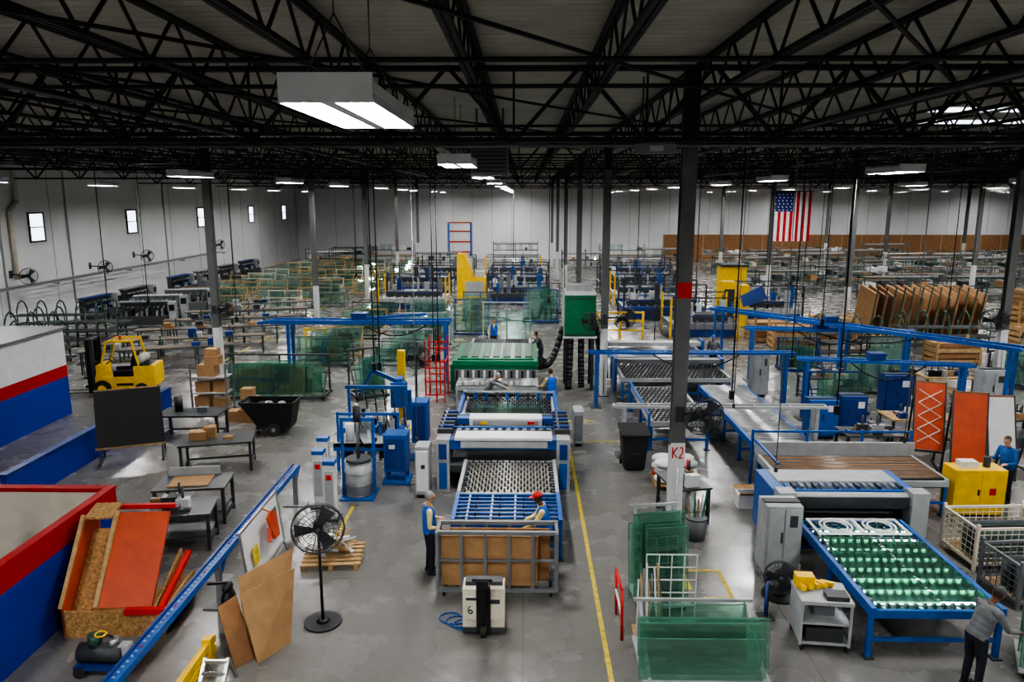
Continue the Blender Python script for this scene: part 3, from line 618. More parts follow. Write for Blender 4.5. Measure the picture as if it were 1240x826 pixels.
b=B('robot_arm_post',(-3.95,23.3,0)); b.box(-.3,.3,-.3,.3,0,.06,yellow); b.box(-.12,.12,-.12,.12,.06,2.6,yellow); b.box(-.1,.1,-.6,-.12,1.6,1.8,blue); b.box(-.25,.25,-.75,-.45,.9,1.7,blue); b.bar((0,-.6,1.7),(-.8,-.7,2.1),.12,blue); b.bar((-.8,-.7,2.1),(-1.2,-.6,1.3),.1,blue); b.cyl((-1.2,-.6,1.1),(-1.2,-.6,1.35),.09,dgrey,10); b.box(.13,.3,-.1,.1,.3,1.3,blue); b.done(.01)
b=B('red_tube_rack'); 
for x in(-3.6,-3.2,-2.9): b.bar((x,26.4,0),(x,26.4,2.3 if x<-3 else 1.6),.05,red); b.bar((x,27.6,0),(x,27.6,2.3),.05,red); b.bar((x,26.4,1.5),(x,27.6,1.5),.04,red)
for z in(.3,.8,1.3,1.55): b.bar((-3.6,26.4,z),(-2.9,26.4,z),.045,red); b.bar((-3.6,27.6,z+.5),(-2.9,27.6,z+.5),.045,red)
b.done()
b=B('black_panel_on_stand',(-11.2,20.1,0),.38)
b.slab([(-.85,-.1,.5),(.85,-.1,.5),(.85,.25,2.05),(-.85,.25,2.05)],.05,black)
for x in(-.8,.8): b.bar((x,-.15,0),(x,.28,2.1),.05,dgrey); b.bar((x,.7,0),(x,.28,2.0),.05,dgrey); b.bar((x,-.3,.03),(x,.75,.03),.05,dgrey)
b.bar((-.9,-.12,.48),(.9,-.12,.48),.06,wood); b.bar((-.85,.25,2.07),(.85,.25,2.07),.04,wood); b.done()
def table(name,x,y,w,d,h,rot=0,topm=dgrey,shelf=True,stuff=0):
    b=B(name,(x,y,0),rot); b.box(-w/2,w/2,-d/2,d/2,h-.05,h,topm)
    for sx in(-1,1):
        for sy in(-1,1): b.bar((sx*(w/2-.06),sy*(d/2-.06),0),(sx*(w/2-.06),sy*(d/2-.06),h-.05),.07,dgrey)
    for sx in(-1,1): b.bar((sx*(w/2-.06),-d/2+.06,.15),(sx*(w/2-.06),d/2-.06,.15),.05,dgrey)
    if shelf: b.box(-w/2+.06,w/2-.06,-d/2+.06,d/2-.06,.3,.33,topm)
    else: b.bar((-w/2+.06,d/2-.06,.15),(w/2-.06,d/2-.06,.15),.05,dgrey)
    for i in range(stuff):
        sx=rnd.uniform(-w/2+.2,w/2-.2); sy=rnd.uniform(-d/2+.15,d/2-.15); a=rnd.uniform(.05,.18); c=rnd.uniform(.05,.12); hh=rnd.uniform(.04,.28); m=rnd.choice([card,white,dblue,lgrey,card,grey,black,dgrey,dsteel])
        b.box(sx-a,sx+a,sy-c,sy+c,h,h+hh,m); b.box(sx-a*.9,sx-a*.3,sy-c*.9,sy+c*.9,h+hh,h+hh+.01,lgrey)
        if i%3==0: b.cyl((sx,sy,h),(sx,sy,h+hh+.25),.03,dgrey,8)
    return b
def carton(b,x,y,z,w,d,h):
    b.box(x-w/2,x+w/2,y-d/2,y+d/2,z,z+h,card); b.box(x-.03,x+.03,y-d/2-.003,y+d/2,z+h,z+h+.004,wood)
b=table('work_table',-8.5,19.6,1.9,1.0,.85,.25,dgrey,False)
for a in((-.5,.1,.45,.35,.22),(-.2,.2,.3,.3,.3),(.3,-.1,.25,.2,.08)): carton(b,a[0],a[1],.85,*a[2:])
b.done()
b=table('work_table',-10.35,22.2,1.9,1.0,.85,.05,dgrey,False); b.cyl((-.55,.05,1.08),(-.35,.15,1.08),.24,black,20); b.cyl((-.57,.05,1.08),(-.33,.15,1.08),.08,lgrey,10); b.box(.2,.5,-.1,.1,.85,1.0,grey); b.done()
table('work_table',-7.45,14.9,1.5,.9,.85,.2,dsteel,True,6).done()
b=table('work_table',-7.7,16.3,1.6,1.0,.9,.15,dsteel,True,0); b.slab([(-.5,-.35,.91),(.4,-.35,.91),(.4,.3,.91),(-.5,.3,.91)],.02,card); b.box(-.7,.5,.42,.47,.9,1.1,lgrey); b.done()
b=B('shelf_with_cartons',(-10.7,24.6,0))
for x in(-.6,.6):
    for y in(-.3,.3): b.bar((x,y,0),(x,y,1.9),.05,grey)
for z in(.3,.85,1.4): b.box(-.6,.6,-.3,.3,z,z+.03,lgrey)
for a in((-.3,0,.33,.5,.45,.4),(.3,0,.33,.45,.4,.3),(-.25,0,.88,.5,.4,.35),(.3,0,.88,.4,.4,.4),(-.1,0,1.43,.6,.45,.4),(.1,0,1.83,.5,.4,.3),(.1,0,2.13,.4,.35,.25)): carton(b,*a)
b.done()
b=B('stack_of_cartons',(-9.25,24.0,0)); 
for a in((0,0,.0,.6,.5,.45),(.05,0,.45,.5,.45,.4),(-.5,.1,0,.4,.4,.35),(.0,.0,.85,.4,.35,.3)): carton(b,*a)
b.done()
b=B('orange_guard_rail'); 
for z in(.5,1.0): b.bar((-10.8,36,z),(-9.8,36,z),.09,yellow)
b.bar((-10.8,36,0),(-10.8,36,1.1),.1,yellow); b.bar((-9.8,36,0),(-9.8,36,1.1),.1,yellow); b.done()
b=B('yellow_bollard'); b.cyl((-12.15,22.8,0),(-12.15,22.8,1.15),.07,yellow,14); b.ball((-12.15,22.8,1.15),.07,yellow,12); b.cyl((-12.15,22.8,0),(-12.15,22.8,.03),.13,yellow,14); b.done()
b=B('tilt_truck_cart',(-8.0,22.8,0))
t=[(-.95,-.42,1.05),(.75,-.42,1.05),(.75,.42,1.05),(-.95,.42,1.05)]; bt=[(-.45,-.36,.3),(.6,-.36,.25),(.6,.36,.25),(-.45,.36,.3)]
b.add(t+bt,[(0,1,5,4),(1,2,6,5),(2,3,7,6),(3,0,4,7),(4,5,6,7)],rubber)
ti=[(x*.94,y*.9,1.04) for x,y,z in t]; bi=[(x*.9,y*.85,.36) for x,y,z in bt]
b.add(ti+bi,[(4,5,1,0),(5,6,2,1),(6,7,3,2),(7,4,0,3),(7,6,5,4)],black)
for i in range(4): b.bar(t[i],t[(i+1)%4],.06,rubber)
for y in(-.4,.4): b.cyl((.1,y-.03,.2),(.1,y+.03,.2),.2,dgrey,18); b.cyl((.1,y-.035,.2),(.1,y+.035,.2),.07,lgrey,10)
b.cyl((-.45,-.25,.06),(-.45,-.2,.06),.06,rubber,10); b.cyl((-.45,.2,.06),(-.45,.25,.06),.06,rubber,10); b.bar((-.45,-.3,.2),(-.45,.3,.2),.06,dgrey); b.bar((-.45,-.22,.06),(-.45,-.22,.3),.03,dgrey); b.bar((-.45,.22,.06),(-.45,.22,.3),.03,dgrey); b.box(-.5,.6,-.3,.3,.2,.27,dgrey)
for k in range(8): b.ball((rnd.uniform(-.5,.4),rnd.uniform(-.2,.2),.88),(.15,.15,.12),[grey,dgrey,lgrey][k%3],8)
b.done()
b=B('forklift',(-15.4,27.6,0),.15)
b.box(-.85,1.1,-.52,.52,.28,.75,yellow); b.box(.55,1.3,-.55,.55,.35,1.15,yellow); b.slab([(.55,-.5,1.15),(1.25,-.5,1.05),(1.25,.5,1.05),(.55,.5,1.15)],.08,black)
b.box(-.2,.5,-.5,.5,.75,.98,black); b.box(-.15,.35,-.28,.28,.98,1.12,black); b.slab([(.35,-.26,1.1),(.35,.26,1.1),(.5,.26,1.65),(.5,-.26,1.65)],.08,black)
b.slab([(-.85,-.5,.75),(-.6,-.5,.75),(-.45,-.5,1.15),(-.7,-.5,1.15)],-.06,yellow); b.box(-.8,-.62,-.5,.5,.75,1.2,yellow); b.cyl((-.6,0,1.15),(-.38,0,1.3),.02,black,8); b.ring((-.36,0,1.32),.17,.018,black,(-.8,0,-.5),20,5)
for s in(-1,1):
    b.bar((-.72,s*.47,.75),(-.35,s*.47,2.1),.07,yellow); b.bar((.75,s*.47,1.1),(.55,s*.47,2.1),.07,yellow); b.bar((-.35,s*.47,2.1),(.6,s*.47,2.1),.07,yellow)
    b.cyl((-.6,s*.5-.12,.32),(-.6,s*.5+.12,.32),.32,rubber,24); b.cyl((-.6,s*.5-.13,.32),(-.6,s*.5+.13,.32),.15,yellow,14)
    b.cyl((.8,s*.46-.1,.25),(.8,s*.46+.1,.25),.25,rubber,22); b.cyl((.8,s*.46-.11,.25),(.8,s*.46+.11,.25),.12,yellow,12)
    b.box(-1.15,-.98,s*.3-.06,s*.3+.06,.1,2.15,black); b.box(-.98,-.86,s*.38-.05,s*.38+.05,.1,2.2,dgrey); b.box(-2.15,-1.15,s*.25-.06,s*.25+.06,.1,.14,black); b.box(-1.2,-1.15,s*.25-.06,s*.25+.06,.1,.8,black)
for k in range(7): b.bar((-.35+k*.155,-.47,2.1),(-.35+k*.155,.47,2.1),.03,yellow)
for z in(.45,1.2,2.1): b.box(-1.1,-.9,-.4,.4,z,z+.08,black)
for k in range(6): b.bar((-1.2,-.5+.2*k,.7),(-1.2,-.5+.2*k,1.7),.03,black)
b.bar((-1.2,-.5,1.7),(-1.2,.5,1.7),.04,black); b.box(-1.22,-1.15,-.5,.5,.35,.45,black); b.box(-1.22,-1.15,-.5,.5,.7,.78,black)
b.cyl((.75,-.3,1.36),(.75,.35,1.36),.16,lgrey,18); b.ball((.75,-.3,1.36),.16,lgrey,12); b.ball((.75,.35,1.36),.16,lgrey,12); b.cyl((0,0,2.1),(0,0,2.25),.06,orange,10)
b.box(-.1,.5,-.53,-.5,.4,.5,black); b.done(.015)
b=B('gantry_beam_crane')
for y in(29.6,30.2): b.bar((-10.3,y,2.45),(-3.0,y,2.45),.13,blue,.16)
b.bar((-10.9,29.9,2.35),(-10.3,29.6,2.45),.12,blue); b.bar((-10.9,29.9,2.35),(-10.3,30.2,2.45),.12,blue)
for k in range(12): b.bar((-10.2+k*.62,29.6,2.45),(-9.9+k*.62,30.2,2.45),.05,blue)
for x in(-9.6,-3.2):
    for y in(29.6,30.2): b.bar((x,y,0),(x,y,2.4),.12,blue)
    b.box(x-.2,x+.2,29.4,30.4,0,.03,dgrey)
b.bar((-7.5,29.9,2.5),(-4.0,29.9,2.75),.1,blue); b.box(-7,-6.4,29.65,30.15,2.53,2.8,dblue); b.path(arc((-6.7,29.9,2.4),(-4,29.9,2.3),.5),.03,black,6); b.done()

# ------------------------------------------------------------------ right side machines
b=conveyor('glass_conveyor_table',5.6,7.75,11.0,14.4,.95,'light',fm=blue,step=.19,legm=blue)
b.box(5.7,6.75,11.1,12.9,.955,.967,gbed); b.box(6.8,7.6,11.2,13.3,.955,.967,gbed); b.box(5.8,6.7,12.95,13.5,.955,.967,gbed)
for x in(5.9,6.5,7.1,7.6): b.box(x-.02,x+.02,11.15,14.2,.80,.83,lgrey)
for k in range(8): b.cyl((5.75,11.235+.38*k,.89),(7.6,11.235+.38*k,.89),.012+.008*(k<3),bedglow,8)  # added glowing rods, standing in for lamp reflections on the bed glass
b.done()
b=B('oval_cutout_panel',(6.65,13.95,.96)); b.box(-.9,.9,-.35,-.3,0,.03,white); b.box(-.9,.9,.3,.35,0,.03,white); b.box(-.9,-.85,-.3,.3,0,.03,white); b.box(.85,.9,-.3,.3,0,.03,white)
for x in(-.43,.43):
    b.ring((x,0,.03),.3,.025,white,(0,0,1),28,6); b.ring((x,0,.025),.22,.02,white,(0,0,1),28,6)
b.bar((0,-.3,.015),(0,.3,.015),.06,white); b.done()
b=B('glass_edging_machine')
for x in(5.5,8.25):
    b.box(x-.15,x+.15,14.7,16.4,0,1.25,blue); b.box(x-.18,x+.18,14.65,15.0,0,1.38,lgrey)
b.box(5.65,8.1,14.75,15.4,1.0,1.25,dgrey); b.box(5.65,8.1,15.0,15.4,1.25,1.31,blue); b.box(5.6,8.2,15.6,16.3,1.05,1.28,lgrey); b.box(5.8,8.0,15.57,15.6,1.1,1.22,cream)
b.cyl((5.7,14.9,1.15),(8.1,14.9,1.15),.15,lgrey,18); b.box(5.65,8.1,14.75,16.3,.55,.7,dgrey)
for k in range(16): b.box(5.75+k*.15,5.82+k*.15,15.05,15.3,1.31,1.38,grey if k%3 else dgrey)
b.done(.01)
b=conveyor('roller_conveyor',6.0,9.95,16.6,18.3,.95,'brown',fm=lgrey,step=.12,legm=blue)
b.box(5.95,10.0,18.32,18.4,.5,1.25,lgrey); b.box(6,8.2,16.52,16.6,.6,1.15,lgrey)
for x in(5.9,7.3,8.7,9.95): b.bar((x,18.45,0),(x,18.45,1.55),.06,blue)
b.bar((5.9,18.45,1.5),(9.95,18.45,1.5),.05,blue); b.bar((5.95,16.6,1.3),(5.95,18.4,1.3),.05,blue)
b.done()
b=conveyor('roller_conveyor',6.15,7.8,18.7,25.6,.95,'roller',step=.2); b.done()
b=conveyor('glass_conveyor_table',3.75,5.5,21.2,25.4,.95,'wheel',fm=lgrey,step=.2,legm=blue); b.bar((3.7,21.2,1.1),(3.7,25.4,1.1),.07,blue); b.bar((3.7,21.2,0),(3.7,21.2,1.1),.07,blue); b.bar((3.7,25.4,0),(3.7,25.4,1.1),.07,blue); b.done()
b=conveyor('glass_conveyor_table',3.6,7.6,26.6,29.8,.95,'wheel',fm=lgrey,step=.22,legm=blue)
b.box(3.6,7.6,28.2,28.6,1.1,1.25,grey); b.box(3.5,3.6,28.1,28.8,0,1.3,blue); b.box(7.6,7.7,28.1,28.8,0,1.3,blue); b.done()
b=conveyor('roller_conveyor',3.6,7.6,30.2,33.0,.95,'roller',fm=blue,step=.25); b.box(3.6,7.6,31.4,31.9,1.15,1.3,lgrey); b.box(3.5,3.6,31.3,32.1,0,1.4,blue); b.box(7.6,7.7,31.3,32.1,0,1.4,blue);b.done()
def gantry(p,q,z,legs=2,gap=.5,w=.13,col=blue,hose=True):
    b=B('gantry_beam_crane'); p=V((p[0],p[1],z)); q=V((q[0],q[1],z)); d=(q-p).normalized(); s=V((-d.y,d.x,0))*gap/2
    b.bar(p-s,q-s,w,col,w*1.2); b.bar(p+s,q+s,w,col,w*1.2); L=(q-p).length; n=int(L/.9)
    for i in range(n+1):
        c=p+d*(L*i/n); b.bar(c-s,c+s,.05,col)
    for i in range(legs):
        c=p+d*(.3+(L-.6)*i/(legs-1))
        for t in(-1,1): b.bar((c.x+s.x*t,c.y+s.y*t,0),(c.x+s.x*t,c.y+s.y*t,z),.1,col); 
        b.box(c.x-.2,c.x+.2,c.y-.3,c.y+.3,0,.025,dgrey)
    if hose: b.path(arc(p+d*L*.3,p+d*L*.75,.6),.025,black,6); c=p+d*L*.45; b.box(c.x-.25,c.x+.25,c.y-.2,c.y+.2,z+.08,z+.3,dblue)
    b.done()
gantry((2.6,20.8),(8.7,20.8),1.5,2,.3,.06,lgrey,False)
gantry((2.3,26.0),(9.6,26.0),2.0,2,.3,.08)
gantry((8.6,33.5),(16.5,24.3),2.5,3,.6,.11)
gantry((9.0,30),(15.5,29.2),2.2,2,.4,.09)
gantry((9.2,24.6),(14.5,23.6),2.1,2,.3,.08)
for (x,y,c,h,w) in((9.3,22.6,blue,1.25,.9),(10.35,22.9,dblue,1.3,.8),(5.1,13.95,lgrey,1.5,.7),(16.3,21.3,dblue,1.3,1.0),(12.9,25.3,dblue,1.4,.9),(13.4,20.9,dgrey,1.5,.7),(8.9,27.6,lgrey,1.7,.6),(16.4,25.7,lgrey,1.5,.8)):
    b=B('control_cabinet',(x,y,0)); b.box(-w/2,w/2,-.28,.28,.1,h,c); b.box(-w/2+.04,-.01,-.3,-.28,.16,h-.06,c); b.box(.01,w/2-.04,-.3,-.28,.16,h-.06,c)
    b.box(-.06,-.03,-.33,-.3,h*.5,h*.65,dgrey); b.box(-w/2+.08,w/2-.08,-.2,.2,0,.1,black); b.box(.1,w/2-.1,-.31,-.3,h*.72,h*.88,white if c!=lgrey else dgrey); b.box(-w/2,w/2,-.1,.1,h,h+.03,dgrey); b.done(.012)
b=B('tool_cart',(5.02,11.55,0),-.1); b.box(-.42,.42,-.35,.35,.84,.9,lgrey); b.box(-.4,.4,-.33,.33,.12,.16,lgrey); b.box(-.4,.4,-.33,.33,.48,.52,lgrey); b.box(-.4,-.37,-.33,.33,.16,.84,lgrey)
for sx in(-1,1):
    for sy in(-1,1): b.bar((sx*.39,sy*.32,.1),(sx*.39,sy*.32,.86),.04,lgrey); b.cyl((sx*.36-.02,sy*.3,.05),(sx*.36+.02,sy*.3,.05),.05,rubber,10)
b.box(-.15,.2,-.1,.2,.52,.78,grey); b.box(-.3,.3,-.3,-.1,.16,.4,dgrey)
for k in range(5): b.bar((-.35+k*.1,.3,.93),(-.3+k*.13,-.05+.05*k,.96),.07,yellow)
b.box(0,.35,-.3,-.05,.9,.98,dgrey); b.box(-.4,-.1,.1,.3,.9,1.1,yellow); b.bar((-.3,.34,.9),(-.3,.34,1.2),.03,grey); b.done()
b=B('hose_reel'); b.ring((4.35,12.25,.36),.28,.03,dblue,(1,-.4,0),24,6); b.ring((4.35,12.25,.36),.2,.03,blue,(1,-.4,0),24,6); b.bar((4.35,12.25,0),(4.35,12.25,.6),.06,dgrey); b.box(4.22,4.48,12.12,12.38,0,.03,dgrey); b.done()
b=B('flammable_storage_cabinet',(10.7,16.9,0)); b.box(-.6,.6,-.28,.28,.06,1.15,yellow); b.box(-.56,-.01,-.3,-.28,.1,1.1,yellow); b.box(.01,.56,-.3,-.28,.1,1.1,yellow); b.box(-.07,-.04,-.33,-.3,.55,.7,black); b.box(-.5,.5,-.24,.24,0,.06,black); b.box(.2,.36,-.305,-.3,.55,.72,red); b.box(-.4,0,-.1,.15,1.15,1.3,white); b.cyl((.25,0,1.15),(.25,0,1.4),.08,dgrey,12); b.done(.01)
def red_panel(x,y,rot,m,h=2.0,w=.85,grid=True):
    b=B('panel_on_frame',(x,y,0),rot)
    b.slab([(-w/2,-.25,.65),(w/2,-.25,.65),(w/2,.2,.65+h),(-w/2,.2,.65+h)],.03,m)
    for s in(-1,1):
        b.bar((s*(w/2+.02),-.3,.4),(s*(w/2+.02),.22,.7+h),.05,dgrey); b.bar((s*(w/2+.02),.7,0),(s*(w/2+.02),.2,.5+h),.05,dgrey); b.bar((s*(w/2+.02),-.35,.03),(s*(w/2+.02),.75,.03),.06,dgrey); b.bar((s*(w/2+.02),-.3,0),(s*(w/2+.02),-.3,.45),.05,dgrey)
    b.bar((-w/2,-.3,.62),(w/2,-.3,.62),.06,dgrey); b.bar((-w/2,.2,.68+h),(w/2,.2,.68+h),.05,card2)
    if grid:
        def P(u,v): return V((-w/2+u*w,-.27+.45*v,.66+h*v))+V((0,-.02,.005))
        for k in range(4):
            v=.1+.2*k; b.bar(P(.1,v),P(.9,v+.2),.02,cream); b.bar(P(.9,v),P(.1,v+.2),.02,cream)
    b.done()
red_panel(11.1,19.8,-.3,orange,1.75,.7,True); red_panel(11.55,18.7,-.3,orange,1.75,.75,False); red_panel(12.75,19.3,-.1,white,1.5,.65,False); red_panel(14.3,19.4,.1,glass,1.5,.8,True)
def crate(x,y,w,d,h,rot=0,m=cream):
    b=B('wire_crate',(x,y,0),rot)
    for sx in(-1,1):
        for sy in(-1,1): b.bar((sx*w/2,sy*d/2,0),(sx*w/2,sy*d/2,h+.1),.06,m)
    for z in(.15,h):
        for s in(-1,1): b.bar((-w/2,s*d/2,z),(w/2,s*d/2,z),.05,m); b.bar((s*w/2,-d/2,z),(s*w/2,d/2,z),.05,m)
    n=int(w/.14)
    for i in range(1,n):
        for s in(-1,1): b.bar((-w/2+w*i/n,s*d/2,.15),(-w/2+w*i/n,s*d/2,h),.012,m)
    n=int(d/.14)
    for i in range(1,n):
        for s in(-1,1): b.bar((s*w/2,-d/2+d*i/n,.15),(s*w/2,-d/2+d*i/n,h),.012,m)
    for k in range(1,6):
        z=.15+(h-.15)*k/6
        for s in(-1,1): b.bar((-w/2,s*d/2,z),(w/2,s*d/2,z),.010,m); b.bar((s*w/2,-d/2,z),(s*w/2,d/2,z),.010,m)
    b.box(-w/2,w/2,-d/2,d/2,.12,.15,wood)
    for k in range(5): b.slab([(-w/2+.1,-d/2+.1+k*.12,.16),(w/2-.1,-d/2+.1+k*.12,.16),(w/2-.1,-d/2+.14+k*.12,h*.9),(-w/2+.1,-d/2+.14+k*.12,h*.9)],.02,[glass,grey,dgrey][k%3])
    b.done()
crate(9.9,14.6,1.7,1.1,.9,.05); crate(9.6,13.1,1.3,1.0,.85,.1,grey); crate(11.7,15.2,1.1,1.0,1.0,-.1,lgrey); crate(11.3,13.6,1.4,1.1,1.0,.1,grey); crate(9.9,11.7,1.2,1.0,.9,0,grey)
glass_stack(8.35,10.75,.9,1.75,6,-.5,.1,.15).done(); glass_stack(8.9,9.6,1.0,1.4,5,-.4,.1,.15).done()
b=B('trash_bin',(3.05,19.8,0)); 
t=[(-.36,-.4,1.02),(.36,-.4,1.02),(.36,.4,1.12),(-.36,.4,1.12)]; bt=[(-.28,-.3,.05),(.28,-.3,.05),(.28,.3,.05),(-.28,.3,.05)]
b.add(t+bt,[(0,1,5,4),(1,2,6,5),(2,3,7,6),(3,0,4,7),(4,5,6,7)],rubber); b.slab([(-.4,-.45,1.02),(.4,-.45,1.02),(.4,.42,1.12),(-.4,.42,1.12)],.06,rubber); b.bar((-.35,.46,1.12),(.35,.46,1.12),.04,rubber); b.box(-.2,.2,-.35,-.33,.5,.75,dgrey)
for s in(-1,1): b.cyl((s*.3-.03,.33,.12),(s*.3+.03,.33,.12),.12,rubber,14)
b.done(.01)
b=B('pallet_of_sacks',(3.95,18.6,0))
for k in range(5): b.box(-.55,.55,-.5+k*.22,-.38+k*.22,.1,.13,wood)
for x in(-.5,0,.45): b.box(x-.04,x+.05,-.5,.5,0,.1,wood)
for k in range(12): b.ball((-.27+.54*(k%2),-.2+.4*((k//2)%2),.24+.2*(k//4)),(.3,.24,.12),[white,cream,orange,white,lgrey][k%5],14)
b.done()
b=table('work_table',3.75,16.6,.9,1.2,.9,.2,dsteel,True,8); b.cyl((-.2,-.3,.9),(-.2,-.3,1.2),.1,green,12); b.cyl((.2,.2,.9),(.2,.2,1.3),.05,red,10); b.done()
b=B('waste_bucket'); b.cyl((3.8,15.4,0),(3.8,15.4,.5),.2,grey,18,.25); b.ring((3.8,15.4,.5),.25,.015,black,(0,0,1),20,5)
for k in range(6): b.bar((3.7+.04*k,15.4,.2),(3.55+.1*k,15.3+.05*k,.9+.08*(k%3)),.03,[wood,white,green][k%3])
b.done()
b=B('carton_box',(5.45,17.2,0)); b.box(-.25,.25,-.2,.2,0,.35,white); b.slab([(-.25,-.2,.35),(.25,-.2,.35),(.25,-.32,.45),(-.25,-.32,.45)],.01,card); b.slab([(-.25,.2,.35),(.25,.2,.35),(.25,.34,.42),(-.25,.34,.42)],-.01,card); b.box(-.2,.2,-.15,.15,.35,.36,dgrey); b.done()
for (x,y,w,d,r) in((12,22,2,1,0),(14.7,22,2,1,.1),(11.2,27.1,1.8,.9,0),(15.7,27.3,1.8,1,0),(19.0,23.5,2.2,1,0),(9.8,20.4,1.6,.9,0),(19.5,21.5,2.2,1,0),(21.5,24.9,2.2,1.1,0),(13.2,16.3,1,.8,0),(14.6,17.2,1.6,.9,.1),(16.8,18.7,1.8,.9,0)):
    table('workbench',x,y,w,d,.9,r,rnd.choice([dsteel,wood,dsteel,lgrey]),True,16).done()
for (x,y,r) in((10.9,25.2,0),(13.2,28.0,.1),(19.5,29,0),(22,28,.2),(15.8,31.6,0),(12.0,31.7,0)): glass_rack(x,y,1.9,.9,1.4,5,r,rnd.choice([dblue,dgrey,lgrey])).done()
b=B('board_storage_rack',(21.3,40.3,0))
for k in range(13):
    x=-3.0+k*.47; b.slab([(x,-1.1,.2),(x+.05,1.1,.2),(x+.35,1.1,2.7),(x+.3,-1.1,2.4-.3*(k%3)*.3)],.12,card2 if k%3 else card)
    b.bar((x-.05,-1.15,0),(x+.3,-1.15,2.8),.06,dgreen)
b.box(-3.2,3.2,-1.2,-1.1,.05,.2,dgreen); b.box(-3.2,3.2,1.1,1.2,.05,.2,dgreen); b.box(-3.2,3.2,-1.1,1.1,.1,.2,wood); b.done()
def wood_crate(x,y,w,d,h,rot=0):
    b=B('wooden_crate',(x,y,0),rot)
    for sx in(-1,1):
        for sy in(-1,1): b.bar((sx*w/2,sy*d/2,0),(sx*w/2,sy*d/2,h),.1,wood)
    n=int(h/.3)
    for i in range(n):
        z=.15+i*(h-.2)/n
        for s in(-1,1): b.bar((-w/2,s*d/2,z),(w/2,s*d/2,z),.03,card2 if i%2 else wood,.18); b.bar((s*w/2,-d/2,z),(s*w/2,d/2,z),.03,wood,.18)
    b.box(-w/2,w/2,-d/2,d/2,.1,.14,wood); b.box(-w/2+.1,w/2-.1,-d/2+.1,d/2-.1,.14,h*.8,card); b.done()
for (x,y,w,d,h) in((13.5,36.8,2.2,1.2,1.4),(16,38.3,2,1.2,1.6),(12.8,38.8,1.8,1.2,1.3),(27.5,40,2.4,1.3,2.0),(31,45,2.6,1.4,2.2),(24.8,36.0,2,1.2,1.5),(36,45,2.6,1.4,2),(19.5,33.5,2,1,1.2)): wood_crate(x,y,w,d,h,rnd.uniform(-.1,.1))

# ------------------------------------------------------------------ mid and far field
k=0
for y in(32.5,34.6,38.8,41,43.2,45.4):
    for x in(-8.9,-5.7):
        if y<36 and x>-7: x+=.2
        glass_rack(x-.1,y,2.6,1.1,[1.2,1.0,1.3][k%3],4,rnd.uniform(-.06,.06),[dgrey,grey,wood,lgrey][k%4],[glass,glass2,glass2][k%3]).done(); k+=1
glass_rack(-4.3,36.6,1.6,1.1,1.7,4,.3,lgrey,glass2).done()
glass_rack(-2.9,40.2,2.0,1.0,1.9,3,0,dblue).done(); glass_rack(-2.7,45,2.2,1.0,1.7,3,0,dgrey,glass2).done()
glass_rack(1.0,44.5,2.2,1.2,1.9,4,0,dblue).done(); glass_rack(1.3,48,2.2,1.2,1.9,3,0,dgrey).done()
glass_rack(-.9,37.8,2.6,.6,2.1,2,0,lgrey,glass2).done()
def crate_inst(n,fm,gm,h,k):
    b=glass_rack(0,0,2.4,1.1,h,k,0,fm,gm,name='glass_crate'); b.loc=n
    b.bar((-1.2,-.5,h*.7),(1.2,-.5,h*.7),.06,fm); b.bar((-1.15,-.5,.15),(-1.15,-.5,h*.7),.06,fm); b.bar((1.15,-.5,.15),(1.15,-.5,h*.7),.06,fm); return b.done()
c1=crate_inst((-20,49.6,0),wood,glass2,1.4,3); c2=crate_inst((-16.3,49.6,0),cream,glass2,1.2,3); c3=crate_inst((-13.5,51,0),grey,glass2,1.5,3); c4=crate_inst((-23.3,52,0),wood,glass,1.1,3)
for yy in range(7):
    for xx in range(4):
        y=54.2+yy*3.6; x=-22.0+xx*3.3
        if abs(x+11.6)<1.7 and (abs(y-54.5)<1.4 or abs(y-68)<1.4): continue
        inst(rnd.choice([c1,c2,c3,c4,c1]),x,y,0,rnd.choice([0,0,.1]))
def profile_bench(x,y,L,rot,m=wood):
    b=B('profile_bench',(x,y,0),rot)
    n=int(L/1.5)
    for i in range(n+1):
        xx=-L/2+L*i/n
        for s in(-.4,.4): b.bar((xx,s,0),(xx,s,.9),.06,dgreen)
        b.bar((xx,-.45,.9),(xx,.45,.9),.06,dgreen); b.bar((xx,-.45,.4),(xx,.45,.4),.05,dgreen); b.bar((xx,.42,.9),(xx,.42,1.4),.05,dgreen)
    for i in range(7): b.bar((-L/2-.2,-.36+.12*i,.95),(L/2+.1,-.36+.12*i,.95),.06,[dsteel,grey,m,card2,lgrey][i%5])
    for i in range(5): b.bar((-L/2-.2,-.32+.14*i,.45),(L/2,-.32+.14*i,.45),.05,[grey,dsteel,card2][i%3])
    for i in range(5): xx=rnd.uniform(-L/2+.3,L/2-.5); b.box(xx,xx+.35,-.2,.2,.98,1.1+rnd.random()*.3,rnd.choice([dgrey,card,lgrey,dblue]))
    b.done()
for (x,y,L) in((-16.0,31.7,6),(-15.5,34.2,6),(-16,37,6.5),(-16,40,6.5),(-16.2,43,6.5),(-16.3,46,6)): profile_bench(x,y,L,.3)
def tube_rack(x,y,rot):
    b=B('curved_tube_rack',(x,y,0),rot)
    for i in range(5):
        xx=-2+i; b.path([(xx,-.5,0),(xx,-.5,1.5),(xx,-.3,1.85),(xx,0,2.0),(xx,.3,1.85),(xx,.5,1.5),(xx,.5,0)],.04,dgreen,6); b.bar((xx,-.5,.7),(xx,.5,.7),.05,dgreen)
    for z in(.3,.75,1.2):
        for i in range(6): b.bar((-2.3,-.4+.15*i,z),(2.4,-.4+.15*i,z),.05,[dsteel,dgrey,grey][i%3])
    b.done()
for (x,y) in((-22.8,32.4),(-24.8,35),(-22.6,37),(-25,39.3),(-24,29.6)): tube_rack(x,y,.1)
